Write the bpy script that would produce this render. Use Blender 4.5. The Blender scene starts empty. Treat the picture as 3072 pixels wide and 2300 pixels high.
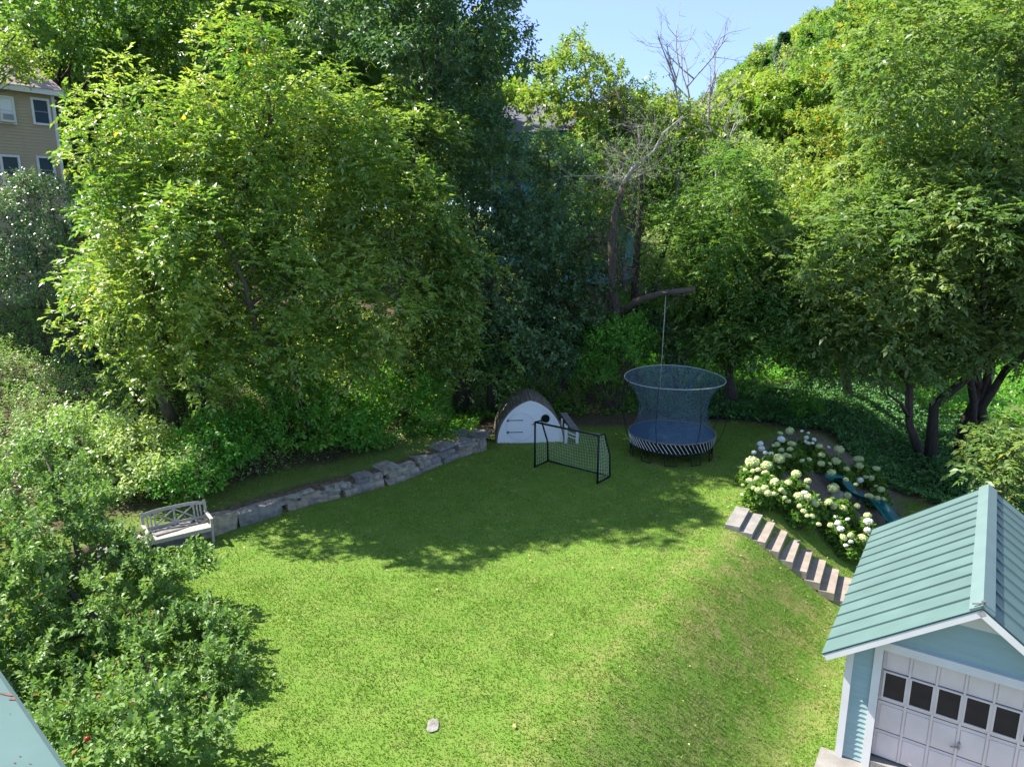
import bpy, bmesh, math, random
import numpy as np
from mathutils import Vector, Matrix

# ------------------------------------------------------------------ camera, sky, sun, exposure
sc = bpy.context.scene
C = sc.collection
R = math.radians
F_PX, PITCH, CAM_H = 2150.0, R(13.0), 8.0          # focal length in photograph pixels, tilt, height over the lawn
cam_d = bpy.data.cameras.new('camera'); cam = bpy.data.objects.new('camera', cam_d); C.objects.link(cam)
cam_d.sensor_width = 36.0; cam_d.sensor_fit = 'HORIZONTAL'; cam_d.lens = F_PX / 3072 * 36
cam_d.clip_start = 0.1; cam_d.clip_end = 3000
cam.location = (0, 0, CAM_H); cam.rotation_euler = (math.pi / 2 - PITCH, 0, 0)
sc.camera = cam
SUN_AZ, SUN_EL = R(160.0), R(48.0)                 # direction to the sun, counter-clockwise from +X
w = bpy.data.worlds.new('World'); sc.world = w; w.use_nodes = True
nt = w.node_tree; bg = nt.nodes['Background']
sky = nt.nodes.new('ShaderNodeTexSky'); sky.sky_type = 'NISHITA'; sky.sun_disc = False
sky.sun_elevation = SUN_EL; sky.sun_rotation = math.pi / 2 - SUN_AZ
sky.air_density = 0.8; sky.dust_density = 0.0; sky.ozone_density = 3.0; sky.altitude = 1500
hue = nt.nodes.new('ShaderNodeMix'); hue.data_type = 'RGBA'; hue.blend_type = 'MULTIPLY'; hue.inputs[0].default_value = 1.0
hue.inputs[7].default_value = (0.155, 0.165, 0.24, 1); nt.links.new(sky.outputs[0], hue.inputs[6])
even = nt.nodes.new('ShaderNodeMix'); even.data_type = 'RGBA'; even.blend_type = 'ADD'; even.inputs[0].default_value = 1.0
even.inputs[7].default_value = (0.40, 0.535, 0.70, 1); nt.links.new(hue.outputs[2], even.inputs[6])    # constant pale blue added over the whole sky to lift the fill light
nt.links.new(even.outputs[2], bg.inputs['Color']); bg.inputs['Strength'].default_value = 0.132
sun_d = bpy.data.lights.new('sun', 'SUN'); sun_d.energy = 2.0; sun_d.angle = R(0.53); sun_d.color = (1.0, 0.955, 0.88)
sun = bpy.data.objects.new('sun', sun_d); C.objects.link(sun)
sv = Vector((math.cos(SUN_AZ) * math.cos(SUN_EL), math.sin(SUN_AZ) * math.cos(SUN_EL), math.sin(SUN_EL)))
sun.rotation_euler = sv.to_track_quat('Z', 'Y').to_euler(); sun.location = sv * 60
sc.view_settings.view_transform = 'Standard'; sc.view_settings.look = 'None'
sc.view_settings.exposure = 2.72; sc.view_settings.gamma = 1.0; sc.view_settings.use_curve_mapping = False
sc.render.engine = 'CYCLES'
cy = sc.cycles
cy.max_bounces = 10; cy.diffuse_bounces = 5; cy.glossy_bounces = 2; cy.transmission_bounces = 6; cy.transparent_max_bounces = 12
cy.use_denoising = True; cy.caustics_reflective = False; cy.caustics_refractive = False

rng = np.random.default_rng(7)
random.seed(7)

# ------------------------------------------------------------------ pixel helpers (photograph pixels, 3072 x 2300)
cP, sP = math.cos(PITCH), math.sin(PITCH)
def ray(px, py):
    a = (px - 1536) / F_PX; b = -(py - 1150) / F_PX
    return np.array([a, cP + b * sP, -sP + b * cP])
def at_y(px, py, Y):
    r = ray(px, py); return np.array([0, 0, CAM_H]) + r * (Y / r[1])
def at_z(px, py, z=0.0):
    r = ray(px, py); return np.array([0, 0, CAM_H]) + r * ((z - CAM_H) / r[2])
def mpp(Y, py):                                    # metres per photograph pixel at distance Y
    r = ray(1536, py); return (Y / r[1]) / F_PX

# ------------------------------------------------------------------ terrain
GX, GY, GZ, GYAW = 5.846, 11.133, -1.252, R(-33.6)  # garage front corner
GU = np.array([math.cos(GYAW), math.sin(GYAW)]); GV = np.array([-math.sin(GYAW), math.cos(GYAW)])
WALL = [(-9.7, 15.35), (-8.75, 16.35), (-7.75, 17.35), (-7.1, 18.05), (-6.25, 18.85), (-5.65, 19.45), (-4.85, 20.0),
        (-3.85, 20.9), (-3.1, 21.8), (-2.1, 23.15), (-1.2, 24.15)]
EDGE = [(-26, -2), (-13, 11.8)] + WALL + [(-1.0, 25.2), (-0.9, 27.3), (1.5, 27.9), (4, 28.2), (8, 29.4), (14, 33), (40, 60)]
EDGE = np.array(EDGE, float)
ESTEP = np.array([0.42] * (2 + len(WALL)) + [0.22, 0, 0, 0, 0, 0, 0])
def sstep(a, b, x):
    t = np.clip((x - a) / (b - a), 0, 1); return t * t * (3 - 2 * t)
def edge_q(x, y):
    x = np.asarray(x, float); y = np.asarray(y, float)
    best = np.full(x.shape, 1e9); sgn = np.ones(x.shape); stp = np.zeros(x.shape)
    for i in range(len(EDGE) - 1):
        ax, ay = EDGE[i]; bx, by = EDGE[i + 1]
        dx, dy = bx - ax, by - ay; L2 = dx * dx + dy * dy
        t = np.clip(((x - ax) * dx + (y - ay) * dy) / L2, 0, 1)
        d = np.hypot(x - ax - t * dx, y - ay - t * dy)
        m = d < best - 1e-9
        s = dx * (y - ay) - dy * (x - ax)
        best = np.where(m, d, best); sgn = np.where(m, np.sign(s), sgn)
        stp = np.where(m, ESTEP[i] + (ESTEP[i + 1] - ESTEP[i]) * t, stp)
    return best * sgn, stp
def ground(x, y):
    x = np.asarray(x, float); y = np.asarray(y, float)
    q, stp = edge_q(x, y)
    z = stp * sstep(0.0, 0.16, q) + 0.06 * np.clip(q, 0, 2) + 0.27 * np.clip(q - 2, 0, 22) + 0.03 * np.clip(q - 24, 0, 120)
    d = -((x - GX) * GU[0] + (y - GY) * GU[1])
    z = z - 1.52 * (1 - sstep(0.35, 3.7, d)) * (1 - sstep(0, 8, q))
    z = z + 55 * sstep(34, 165, y) * sstep(0, 130, x)
    z = z + 0.03 * np.sin(x * 0.9 + 1) * np.sin(y * 0.7) * (1 - sstep(40, 60, y))
    return z
def gz(x, y): return float(ground(x, y))
def hit(px, py, h=0.0):                            # where the pixel's ray meets the ground (raised by h)
    r = ray(px, py); t = np.linspace(6, 90, 1700)
    X, Y, Z = r[0] * t, r[1] * t, CAM_H + r[2] * t
    k = np.argmax(Z < ground(X, Y) + h)
    return np.array([X[k], Y[k], Z[k]])

# ------------------------------------------------------------------ tagging and mesh helpers
def tag(o, label=None, cat=None, group=None, kind=None):
    if label: o['label'] = label
    if cat: o['category'] = cat
    if group: o['group'] = group
    if kind: o['kind'] = kind
    return o
def empty(name, loc=(0, 0, 0), rz=0.0):
    o = bpy.data.objects.new(name, None); C.objects.link(o)
    o.empty_display_size = 0.1; o.location = loc; o.rotation_euler = (0, 0, rz); return o
def link(name, me, mat, parent=None):
    o = bpy.data.objects.new(name, me); C.objects.link(o)
    if mat and not me.materials: me.materials.append(mat)
    if parent: o.parent = parent
    return o
class MB:
    def __init__(s): s.v = []; s.f = []
    def add(s, vs, fs):
        n = len(s.v); s.v += [tuple(map(float, p)) for p in vs]; s.f += [tuple(i + n for i in f) for f in fs]; return s
    def box(s, c, d, rot=None):
        hx, hy, hz = d[0] / 2, d[1] / 2, d[2] / 2
        P = [Vector((x, y, z)) for z in (-hz, hz) for x, y in ((-hx, -hy), (hx, -hy), (hx, hy), (-hx, hy))]
        if rot is not None: P = [rot @ p for p in P]
        P = [p + Vector(c) for p in P]
        return s.add(P, [(3, 2, 1, 0), (4, 5, 6, 7), (0, 1, 5, 4), (1, 2, 6, 5), (2, 3, 7, 6), (3, 0, 4, 7)])
    def bar(s, a, b, wd, th, up=(0, 0, 1)):         # box from a to b, width wd across, thickness th along up
        a, b = Vector(a), Vector(b); d = (b - a); L = d.length; d.normalize(); up = Vector(up)
        sd = d.cross(up); sd.normalize(); u = sd.cross(d)
        M = Matrix((d, sd, u)).transposed()
        return s.box((a + b) / 2, (L, wd, th), M)
    def tube(s, pts, rad, n=6, cap=True):
        pts = [Vector(p) for p in pts]; m = len(pts)
        if not hasattr(rad, '__len__'): rad = [rad] * m
        base = len(s.v); prev = None; vs = []; fs = []
        for i, p in enumerate(pts):
            t = (pts[min(i + 1, m - 1)] - pts[max(i - 1, 0)])
            if t.length < 1e-9: t = Vector((0, 0, 1))
            t.normalize()
            if prev is None: a = t.orthogonal().normalized()
            else:
                a = prev - t * prev.dot(t)
                a = a.normalized() if a.length > 1e-6 else t.orthogonal().normalized()
            prev = a; b = t.cross(a)
            for k in range(n):
                th = 2 * math.pi * k / n; vs.append(p + (a * math.cos(th) + b * math.sin(th)) * rad[i])
        for i in range(m - 1):
            for k in range(n):
                k2 = (k + 1) % n; fs.append((i * n + k, i * n + k2, (i + 1) * n + k2, (i + 1) * n + k))
        if cap: fs.append(tuple(range(n - 1, -1, -1))); fs.append(tuple((m - 1) * n + k for k in range(n)))
        return s.add(vs, fs)
    def prism(s, poly, y0, y1):                    # polygon in xz swept along y
        n = len(poly)
        vs = [(x, y0, z) for x, z in poly] + [(x, y1, z) for x, z in poly]
        return s.add(vs, [tuple(range(n)), tuple(range(2 * n - 1, n - 1, -1))] + [(i, i + n, (i + 1) % n + n, (i + 1) % n) for i in range(n)])
    def mesh(s, name='m', smooth=False):
        me = bpy.data.meshes.new(name); me.from_pydata(s.v, [], s.f); me.validate()
        bm = bmesh.new(); bm.from_mesh(me); bmesh.ops.recalc_face_normals(bm, faces=bm.faces); bm.to_mesh(me); bm.free()
        if smooth: me.polygons.foreach_set('use_smooth', [True] * len(me.polygons))
        return me
    def build(s, name, mat, parent=None, smooth=False): return link(name, s.mesh(name, smooth), mat, parent)

def np_mesh(name, V, faces_per, nf, attrs=None):   # V (n,3); faces consecutive, faces_per verts each
    me = bpy.data.meshes.new(name); n = len(V)
    me.vertices.add(n); me.vertices.foreach_set('co', np.ascontiguousarray(V, np.float32).ravel())
    me.loops.add(n); me.loops.foreach_set('vertex_index', np.arange(n, dtype=np.int32))
    me.polygons.add(nf); me.polygons.foreach_set('loop_start', np.arange(0, n, faces_per, dtype=np.int32))
    me.polygons.foreach_set('loop_total', np.full(nf, faces_per, np.int32))
    if attrs is not None:
        a = me.attributes.new('tint', 'FLOAT_VECTOR', 'FACE'); a.data.foreach_set('vector', np.ascontiguousarray(attrs, np.float32).ravel())
    me.update(calc_edges=True); return me

# ------------------------------------------------------------------ materials
def new_mat(name):
    m = bpy.data.materials.new(name); m.use_nodes = True; n = m.node_tree.nodes; return m, n, m.node_tree.links, n['Principled BSDF']
def mat(name, col, rough=0.6, scale=8.0, var=0.25, bump=0.0, bscale=None, spec=0.3, metallic=0.0, col2=None, stretch=(1, 1, 1)):
    m, n, l, b = new_mat(name)
    tc = n.new('ShaderNodeTexCoord'); mp = n.new('ShaderNodeMapping'); mp.inputs['Scale'].default_value = stretch
    l.new(tc.outputs['Object'], mp.inputs[0])
    no = n.new('ShaderNodeTexNoise'); no.inputs['Scale'].default_value = scale; no.inputs['Detail'].default_value = 6
    l.new(mp.outputs[0], no.inputs[0])
    cr = n.new('ShaderNodeValToRGB'); cr.color_ramp.elements[0].position = 0.3; cr.color_ramp.elements[1].position = 0.72
    c2 = col2 if col2 else tuple(c * (1 - var) for c in col)
    cr.color_ramp.elements[0].color = (*c2, 1); cr.color_ramp.elements[1].color = (*col, 1)
    l.new(no.outputs[0], cr.inputs[0]); l.new(cr.outputs[0], b.inputs['Base Color'])
    b.inputs['Roughness'].default_value = rough; b.inputs['Specular IOR Level'].default_value = spec; b.inputs['Metallic'].default_value = metallic
    if bump:
        n2 = n.new('ShaderNodeTexNoise'); n2.inputs['Scale'].default_value = bscale or scale * 4; n2.inputs['Detail'].default_value = 5
        l.new(mp.outputs[0], n2.inputs[0])
        bp = n.new('ShaderNodeBump'); bp.inputs['Strength'].default_value = bump; bp.inputs['Distance'].default_value = 0.02
        l.new(n2.outputs[0], bp.inputs['Height']); l.new(bp.outputs[0], b.inputs['Normal'])
    return m
def leaf_mat(name, a, b_, yel=(0.55, 0.42, 0.06), trans=0.45, rough=0.42, spec=0.35, tcol=1.25):
    # tint.x mixes the two greens leaf by leaf, tint.y is 1 on a yellowed leaf
    m, n, l, p = new_mat(name)
    at = n.new('ShaderNodeAttribute'); at.attribute_name = 'tint'
    sp = n.new('ShaderNodeSeparateXYZ'); l.new(at.outputs['Vector'], sp.inputs[0])
    m1 = n.new('ShaderNodeMix'); m1.data_type = 'RGBA'; m1.inputs[6].default_value = (*a, 1); m1.inputs[7].default_value = (*b_, 1)
    l.new(sp.outputs[0], m1.inputs[0])
    m2 = n.new('ShaderNodeMix'); m2.data_type = 'RGBA'; m2.inputs[7].default_value = (*yel, 1)
    l.new(sp.outputs[1], m2.inputs[0]); l.new(m1.outputs[2], m2.inputs[6])
    l.new(m2.outputs[2], p.inputs['Base Color']); p.inputs['Roughness'].default_value = rough; p.inputs['Specular IOR Level'].default_value = spec
    tr = n.new('ShaderNodeBsdfTranslucent')
    mu = n.new('ShaderNodeMix'); mu.data_type = 'RGBA'; mu.blend_type = 'MULTIPLY'; mu.inputs[0].default_value = 1.0
    mu.inputs[7].default_value = (tcol * 1.0, tcol * 1.1, tcol * 0.45, 1); l.new(m2.outputs[2], mu.inputs[6]); l.new(mu.outputs[2], tr.inputs[0])
    mx = n.new('ShaderNodeMixShader'); mx.inputs[0].default_value = trans
    l.new(p.outputs[0], mx.inputs[1]); l.new(tr.outputs[0], mx.inputs[2]); l.new(mx.outputs[0], n['Material Output'].inputs[0])
    return m
M = {}
M['white'] = mat('white_paint', (0.70, 0.69, 0.67), 0.5, 1.6, 0.14)
M['bright_white'] = mat('bright_white_paint', (0.80, 0.80, 0.78), 0.5, 1.6, 0.08)
M['stone_warm'] = mat('warm_stone', (0.43, 0.37, 0.27), 0.9, 6, 0.55, 1.0, 18)
M['door_white'] = mat('door_paint', (0.70, 0.615, 0.585), 0.5, 1.8, 0.16)
M['teal_siding'] = mat('teal_clapboard_paint', (0.315, 0.44, 0.435), 0.6, 5, 0.12, stretch=(0.3, 1, 3))
M['teal_roof'] = mat('teal_metal', (0.115, 0.185, 0.172), 0.42, 1.3, 0.2, spec=0.4)
M['teal_ridge'] = mat('teal_metal_cap', (0.15, 0.22, 0.21), 0.45, 2.0, 0.12, spec=0.4)
M['dark_teal'] = mat('dark_teal_edge', (0.02, 0.06, 0.06), 0.5, 2, 0.2)
M['concrete'] = mat('concrete', (0.29, 0.27, 0.24), 0.9, 4, 0.35, 0.4, 40)
M['step_conc'] = mat('step_concrete', (0.32, 0.265, 0.215), 0.9, 5, 0.28, 0.4, 45)
M['black'] = mat('black_coating', (0.012, 0.014, 0.018), 0.45, 4, 0.3)
M['navy'] = mat('navy_mat', (0.012, 0.07, 0.16), 0.6, 3, 0.5, 0.1, 60)
M['hoop'] = mat('grey_hoop', (0.42, 0.45, 0.47), 0.5, 3, 0.1)
M['rod'] = mat('white_rod', (0.78, 0.78, 0.75), 0.4, 3, 0.1)
M['bench'] = mat('weathered_wood', (0.47, 0.425, 0.37), 0.8, 6, 0.32, 0.3, 30, stretch=(0.4, 4, 4))
M['plank'] = mat('weathered_cedar', (0.27, 0.23, 0.185), 0.85, 5, 0.5, 0.5, 25, stretch=(3, 0.5, 3))
M['grey_plank'] = mat('grey_plank', (0.22, 0.20, 0.19), 0.85, 5, 0.3, 0.3)
M['bark'] = mat('grey_bark', (0.17, 0.135, 0.105), 0.9, 6, 0.6, 0.8, 14, stretch=(3, 3, 0.7))
M['dark_bark'] = mat('dark_bark', (0.09, 0.075, 0.06), 0.9, 6, 0.5, 0.8, 14, stretch=(3, 3, 0.7))
M['pale_bark'] = mat('bleached_deadwood', (0.40, 0.37, 0.33), 0.85, 6, 0.45, 0.5, 20, stretch=(3, 3, 0.7))
M['stone'] = mat('wall_stone', (0.40, 0.36, 0.29), 0.9, 5.5, 0.6, 1.0, 16)
M['slate'] = mat('blue_grey_stone', (0.30, 0.28, 0.25), 0.85, 5.5, 0.5, 1.0, 16)
M['tan_siding'] = mat('tan_siding', (0.44, 0.35, 0.235), 0.6, 4, 0.08)
M['shingle'] = mat('pinkish_shingle', (0.42, 0.32, 0.29), 0.9, 18, 0.25, 0.3)
M['blue_siding'] = mat('turquoise_siding', (0.16, 0.44, 0.55), 0.6, 4, 0.12)
M['slate_roof'] = mat('grey_roof', (0.13, 0.13, 0.15), 0.8, 10, 0.3)
M['slide'] = mat('green_plastic', (0.004, 0.11, 0.105), 0.3, 2, 0.15, spec=0.5)
M['rope'] = mat('pale_rope', (0.55, 0.50, 0.42), 0.9, 40, 0.3)
M['iron'] = mat('dark_iron', (0.06, 0.06, 0.07), 0.5, 6, 0.2)
M['steel'] = mat('grey_metal', (0.30, 0.31, 0.32), 0.35, 6, 0.2, metallic=0.6)
M['ac_white'] = mat('appliance_plastic', (0.62, 0.62, 0.60), 0.5, 6, 0.1)
M['net_cord'] = mat('net_cord', (0.60, 0.66, 0.50), 0.8, 6, 0.1)
M['rust'] = mat('rust_stain', (0.20, 0.11, 0.085), 0.8, 20, 0.4)
M['curtain'] = mat('white_blind', (0.72, 0.74, 0.76), 0.8, 6, 0.06)
M['dark_room'] = mat('dark_interior', (0.03, 0.03, 0.032), 0.9, 6, 0.3)
M['red_apple'] = mat('red_apple', (0.42, 0.02, 0.015), 0.3, 12, 0.4)
def glass(name, col, rough=0.05):
    m, n, l, b = new_mat(name); b.inputs['Base Color'].default_value = (*col, 1); b.inputs['Roughness'].default_value = rough
    b.inputs['Specular IOR Level'].default_value = 0.25; return m
M['glass'] = glass('dark_pane', (0.012, 0.014, 0.016)); M['blue_glass'] = glass('blue_grey_pane', (0.05, 0.075, 0.10), 0.08)
def mat_flower(name, c1, c2):
    m = mat(name, c1, 0.75, 30, 0, 0.4, 60, col2=c2); return m
M['fl_lime'] = mat_flower('cream_petal', (0.66, 0.70, 0.36), (0.40, 0.48, 0.16)); M['fl_white'] = mat_flower('white_petal', (0.82, 0.82, 0.78), (0.62, 0.66, 0.52))
# trampoline net: an even half-open weave
def net_mat():
    m, n, l, b = new_mat('net_weave'); b.inputs['Base Color'].default_value = (0.10, 0.16, 0.20, 1); b.inputs['Roughness'].default_value = 0.6
    t = n.new('ShaderNodeBsdfTransparent'); mx = n.new('ShaderNodeMixShader')
    tc = n.new('ShaderNodeTexCoord'); no = n.new('ShaderNodeTexNoise'); no.inputs['Scale'].default_value = 26; no.inputs['Detail'].default_value = 3
    mr = n.new('ShaderNodeMapRange'); mr.inputs[1].default_value = 0.35; mr.inputs[2].default_value = 0.65; mr.inputs[3].default_value = 0.10; mr.inputs[4].default_value = 0.55
    l.new(tc.outputs['Object'], no.inputs[0]); l.new(no.outputs[0], mr.inputs[0]); l.new(mr.outputs[0], mx.inputs[0])
    l.new(t.outputs[0], mx.inputs[1]); l.new(b.outputs[0], mx.inputs[2]); l.new(mx.outputs[0], n['Material Output'].inputs[0]); return m
M['net'] = net_mat()
LM = {
 'boxelder': leaf_mat('boxelder_leaf', (0.125, 0.255, 0.045), (0.37, 0.45, 0.115), (0.62, 0.46, 0.06), 0.44, 0.4, 0.5),
 'dark': leaf_mat('dark_maple_leaf', (0.055, 0.135, 0.065), (0.15, 0.235, 0.095), (0.30, 0.24, 0.03), 0.36),
 'mid': leaf_mat('mid_green_leaf', (0.10, 0.215, 0.05), (0.22, 0.34, 0.085), (0.40, 0.30, 0.03), 0.46),
 'boxelder_b': leaf_mat('greener_boxelder_leaf', (0.10, 0.215, 0.045), (0.27, 0.37, 0.09), (0.58, 0.44, 0.06), 0.42, 0.4, 0.45),
 'ash': leaf_mat('ash_leaf', (0.125, 0.225, 0.07), (0.27, 0.35, 0.12), (0.42, 0.32, 0.04), 0.46, 0.42, 0.35),
 'yellow': leaf_mat('yellowing_maple_leaf', (0.15, 0.28, 0.05), (0.31, 0.37, 0.075), (0.50, 0.29, 0.03), 0.42),
 'pale': leaf_mat('pale_green_leaf', (0.273, 0.390, 0.117), (0.429, 0.500, 0.195), (0.40, 0.34, 0.08), 0.38),
 'apple': leaf_mat('apple_leaf', (0.108, 0.206, 0.054), (0.214, 0.332, 0.087), (0.36, 0.16, 0.05), 0.36, 0.45, 0.35),
 'glossy': leaf_mat('glossy_shrub_leaf', (0.075, 0.152, 0.065), (0.178, 0.278, 0.127), (0.30, 0.12, 0.08), 0.25, 0.36, 0.5),
 'ivy': leaf_mat('ivy_leaf', (0.060, 0.165, 0.055), (0.131, 0.282, 0.074), (0.12, 0.12, 0.02), 0.25, 0.5, 0.25),
 'weed': leaf_mat('weed_leaf', (0.195, 0.332, 0.098), (0.390, 0.500, 0.176), (0.42, 0.36, 0.30), 0.36),
 'vine': leaf_mat('vine_leaf', (0.099, 0.296, 0.045), (0.223, 0.468, 0.068), (0.34, 0.28, 0.03), 0.45),
 'conifer': leaf_mat('conifer_needles', (0.063, 0.157, 0.063), (0.140, 0.265, 0.097), (0.10, 0.10, 0.02), 0.15),
 'hydrangea': leaf_mat('hydrangea_leaf', (0.078, 0.182, 0.026), (0.169, 0.299, 0.046), (0.36, 0.28, 0.03), 0.38),
 'grass': leaf_mat('grass_blade', (0.11, 0.195, 0.022), (0.18, 0.275, 0.045), (0.30, 0.25, 0.10), 0.35, 0.5, 0.25),
}
def ground_mat():
    # tint.x lawn, tint.y dry grass, tint.z mulch; the rest is leaf-littered soil
    m, n, l, b = new_mat('ground_cover')
    at = n.new('ShaderNodeAttribute'); at.attribute_name = 'cover'; sp = n.new('ShaderNodeSeparateXYZ'); l.new(at.outputs['Vector'], sp.inputs[0])
    tc = n.new('ShaderNodeTexCoord')
    def noise(s, d=6):
        k = n.new('ShaderNodeTexNoise'); k.inputs['Scale'].default_value = s; k.inputs['Detail'].default_value = d; l.new(tc.outputs['Object'], k.inputs[0]); return k.outputs[0]
    def ramp(src, *st):
        k = n.new('ShaderNodeValToRGB'); e = k.color_ramp.elements
        while len(e) < len(st): e.new(0.5)
        for x, (p, c) in zip(e, st): x.position = p; x.color = (*c, 1)
        l.new(src, k.inputs[0]); return k.outputs[0]
    def mix(f, a, c):
        k = n.new('ShaderNodeMix'); k.data_type = 'RGBA'; l.new(f, k.inputs[0]); l.new(a, k.inputs[6]); l.new(c, k.inputs[7]); return k.outputs[2]
    soil = ramp(noise(9), (0.3, (0.05, 0.04, 0.025)), (0.52, (0.10, 0.08, 0.05)), (0.7, (0.16, 0.12, 0.07)))
    grass = ramp(noise(2.2), (0.28, (0.075, 0.165, 0.02)), (0.5, (0.115, 0.215, 0.03)), (0.75, (0.16, 0.26, 0.045)))
    fine = ramp(noise(38, 3), (0.3, (0.095, 0.165, 0.022)), (0.7, (0.165, 0.25, 0.045)))
    k = n.new('ShaderNodeMix'); k.data_type = 'RGBA'; k.inputs[0].default_value = 0.5; l.new(grass, k.inputs[6]); l.new(fine, k.inputs[7]); lawn = k.outputs[2]
    dry = ramp(noise(6), (0.3, (0.16, 0.19, 0.04)), (0.7, (0.30, 0.25, 0.11)))
    mulch = ramp(noise(22), (0.3, (0.10, 0.075, 0.055)), (0.6, (0.20, 0.16, 0.13)), (0.8, (0.30, 0.26, 0.22)))
    nd = n.new('ShaderNodeMath'); nd.operation = 'MULTIPLY'; l.new(sp.outputs[1], nd.inputs[0])
    dr = n.new('ShaderNodeMapRange'); dr.inputs[1].default_value = 0.42; dr.inputs[2].default_value = 0.62; l.new(noise(1.7, 7), dr.inputs[0]); l.new(dr.outputs[0], nd.inputs[1])
    c = mix(sp.outputs[0], soil, mix(nd.outputs[0], lawn, dry)); c = mix(sp.outputs[2], c, mulch)
    l.new(c, b.inputs['Base Color']); b.inputs['Roughness'].default_value = 0.95; b.inputs['Specular IOR Level'].default_value = 0.1
    bp = n.new('ShaderNodeBump'); bp.inputs['Strength'].default_value = 0.7; bp.inputs['Distance'].default_value = 0.03
    l.new(noise(45, 4), bp.inputs['Height']); l.new(bp.outputs[0], b.inputs['Normal']); return m

# ------------------------------------------------------------------ ground sheet
def in_poly(x, y, P):
    ins = np.zeros(x.shape, bool); n = len(P)
    for i in range(n):
        x1, y1 = P[i]; x2, y2 = P[(i + 1) % n]
        c = ((y1 > y) != (y2 > y)) & (x < (x2 - x1) * (y - y1) / (y2 - y1 + 1e-12) + x1); ins ^= c
    return ins
def soft_poly(x, y, P, wdt=0.35):
    ins = in_poly(x, y, P); d = np.full(x.shape, 1e9); n = len(P)
    for i in range(n):
        ax, ay = P[i]; bx, by = P[(i + 1) % n]; dx, dy = bx - ax, by - ay
        t = np.clip(((x - ax) * dx + (y - ay) * dy) / (dx * dx + dy * dy), 0, 1)
        d = np.minimum(d, np.hypot(x - ax - t * dx, y - ay - t * dy))
    return np.clip(0.5 + np.where(ins, d, -d) / wdt / 2, 0, 1)
S = lambda x, y: (2100 + x * 0.3926, 1150 + y * 0.3926)
LAWN = [(-26, -2), (-13, 11.8)] + WALL + [(-1.0, 25.4), (-0.3, 26.6), (2.2, 27.2), (4.5, 27.0), (7.5, 27.6), (9.3, 27.6), (11.5, 26.2), (13.0, 24.4), (14.5, 22), (15, 18), (12, 9), (9, 2), (-26, -4)]
BED = [tuple(hit(*S(*p))[:2]) for p in [(330, 800), (430, 850), (560, 880), (680, 930), (800, 1050), (900, 1110), (1050, 1250), (1250, 1290), (1480, 1080), (1560, 980), (1490, 860), (1440, 700), (1280, 600), (1080, 520), (900, 400), (640, 370), (480, 480), (360, 600)]]
def jit(x, y): return 0.25 * np.sin(x * 2.3 + y) + 0.2 * np.sin(y * 3.1 - x * 1.7)
def cover(x, y):
    q, _ = edge_q(x, y)
    lawn = soft_poly(x + 0.25 * jit(x, y), y + 0.25 * jit(y, x), LAWN)
    strip = sstep(0.3, 0.6, q) * (1 - sstep(1.2, 2.2, q + 0.6 * jit(x, y))) * (x < -1.5) * 0.75
    lawn = np.maximum(np.where(q > 0, 0, lawn), strip)
    lawn = np.maximum(lawn, sstep(40, 60, y) * 0.6)
    d = -((x - GX) * GU[0] + (y - GY) * GU[1]); vv = (x - GX) * GV[0] + (y - GY) * GV[1]
    dry = 0.85 * sstep(4.9, 3.2, d) * sstep(-0.5, 1.0, d) * (1 - sstep(6, 9, vv)) * sstep(-4, 1.5, vv)
    dry = np.maximum(dry, 0.55 * sstep(6.5, 3, d) * (1 - sstep(7, 9.5, vv)))
    dry = np.maximum(dry, 0.45 * strip)
    dry = np.maximum(dry, 0.2 + 0 * x)
    dry = np.maximum(dry, 1.1 * np.exp(-(((x - 5.5) ** 2 + (y - 23.5) ** 2) / 2.6) ** 2))
    dry = np.maximum(dry, 0.9 * np.exp(-((x - 0.9) ** 2 / 2.5 + (y - 24.7) ** 2 / 0.15)))
    dry = np.maximum(dry, 0.8 * sstep(9.5, 11, x) * sstep(15, 18, y))
    mulch = soft_poly(x + 0.3 * jit(x, y), y + 0.3 * jit(y, x), BED, 0.3)
    return np.stack([lawn, dry, mulch], -1)
def axis(lo, a, b, hi, st):
    out = list(np.arange(a, b + 1e-6, st)); s = st; x = out[0]
    pre = []
    while x > lo: s *= 1.17; x -= s; pre.append(x)
    s = st; x = out[-1]
    while x < hi: s *= 1.17; x += s; out.append(x)
    return np.array(pre[::-1] + out)
gx_ = axis(-450, -14, 17, 600, 0.16); gy_ = axis(-200, 7, 32, 900, 0.16)
XX, YY = np.meshgrid(gx_, gy_); ZZ = ground(XX, YY)
V = np.stack([XX, YY, ZZ], -1).reshape(-1, 3); nx, ny = len(gx_), len(gy_)
I = np.arange(nx * ny).reshape(ny, nx)
Fq = np.stack([I[:-1, :-1], I[:-1, 1:], I[1:, 1:], I[1:, :-1]], -1).reshape(-1, 4)
me = bpy.data.meshes.new('ground'); me.from_pydata(V.tolist(), [], Fq.tolist())
a = me.attributes.new('cover', 'FLOAT_VECTOR', 'POINT'); a.data.foreach_set('vector', cover(XX, YY).reshape(-1, 3).astype(np.float32).ravel())
me.polygons.foreach_set('use_smooth', [True] * len(me.polygons)); me.update()
g_o = link('ground', me, ground_mat()); g_o['kind'] = 'structure'

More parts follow.
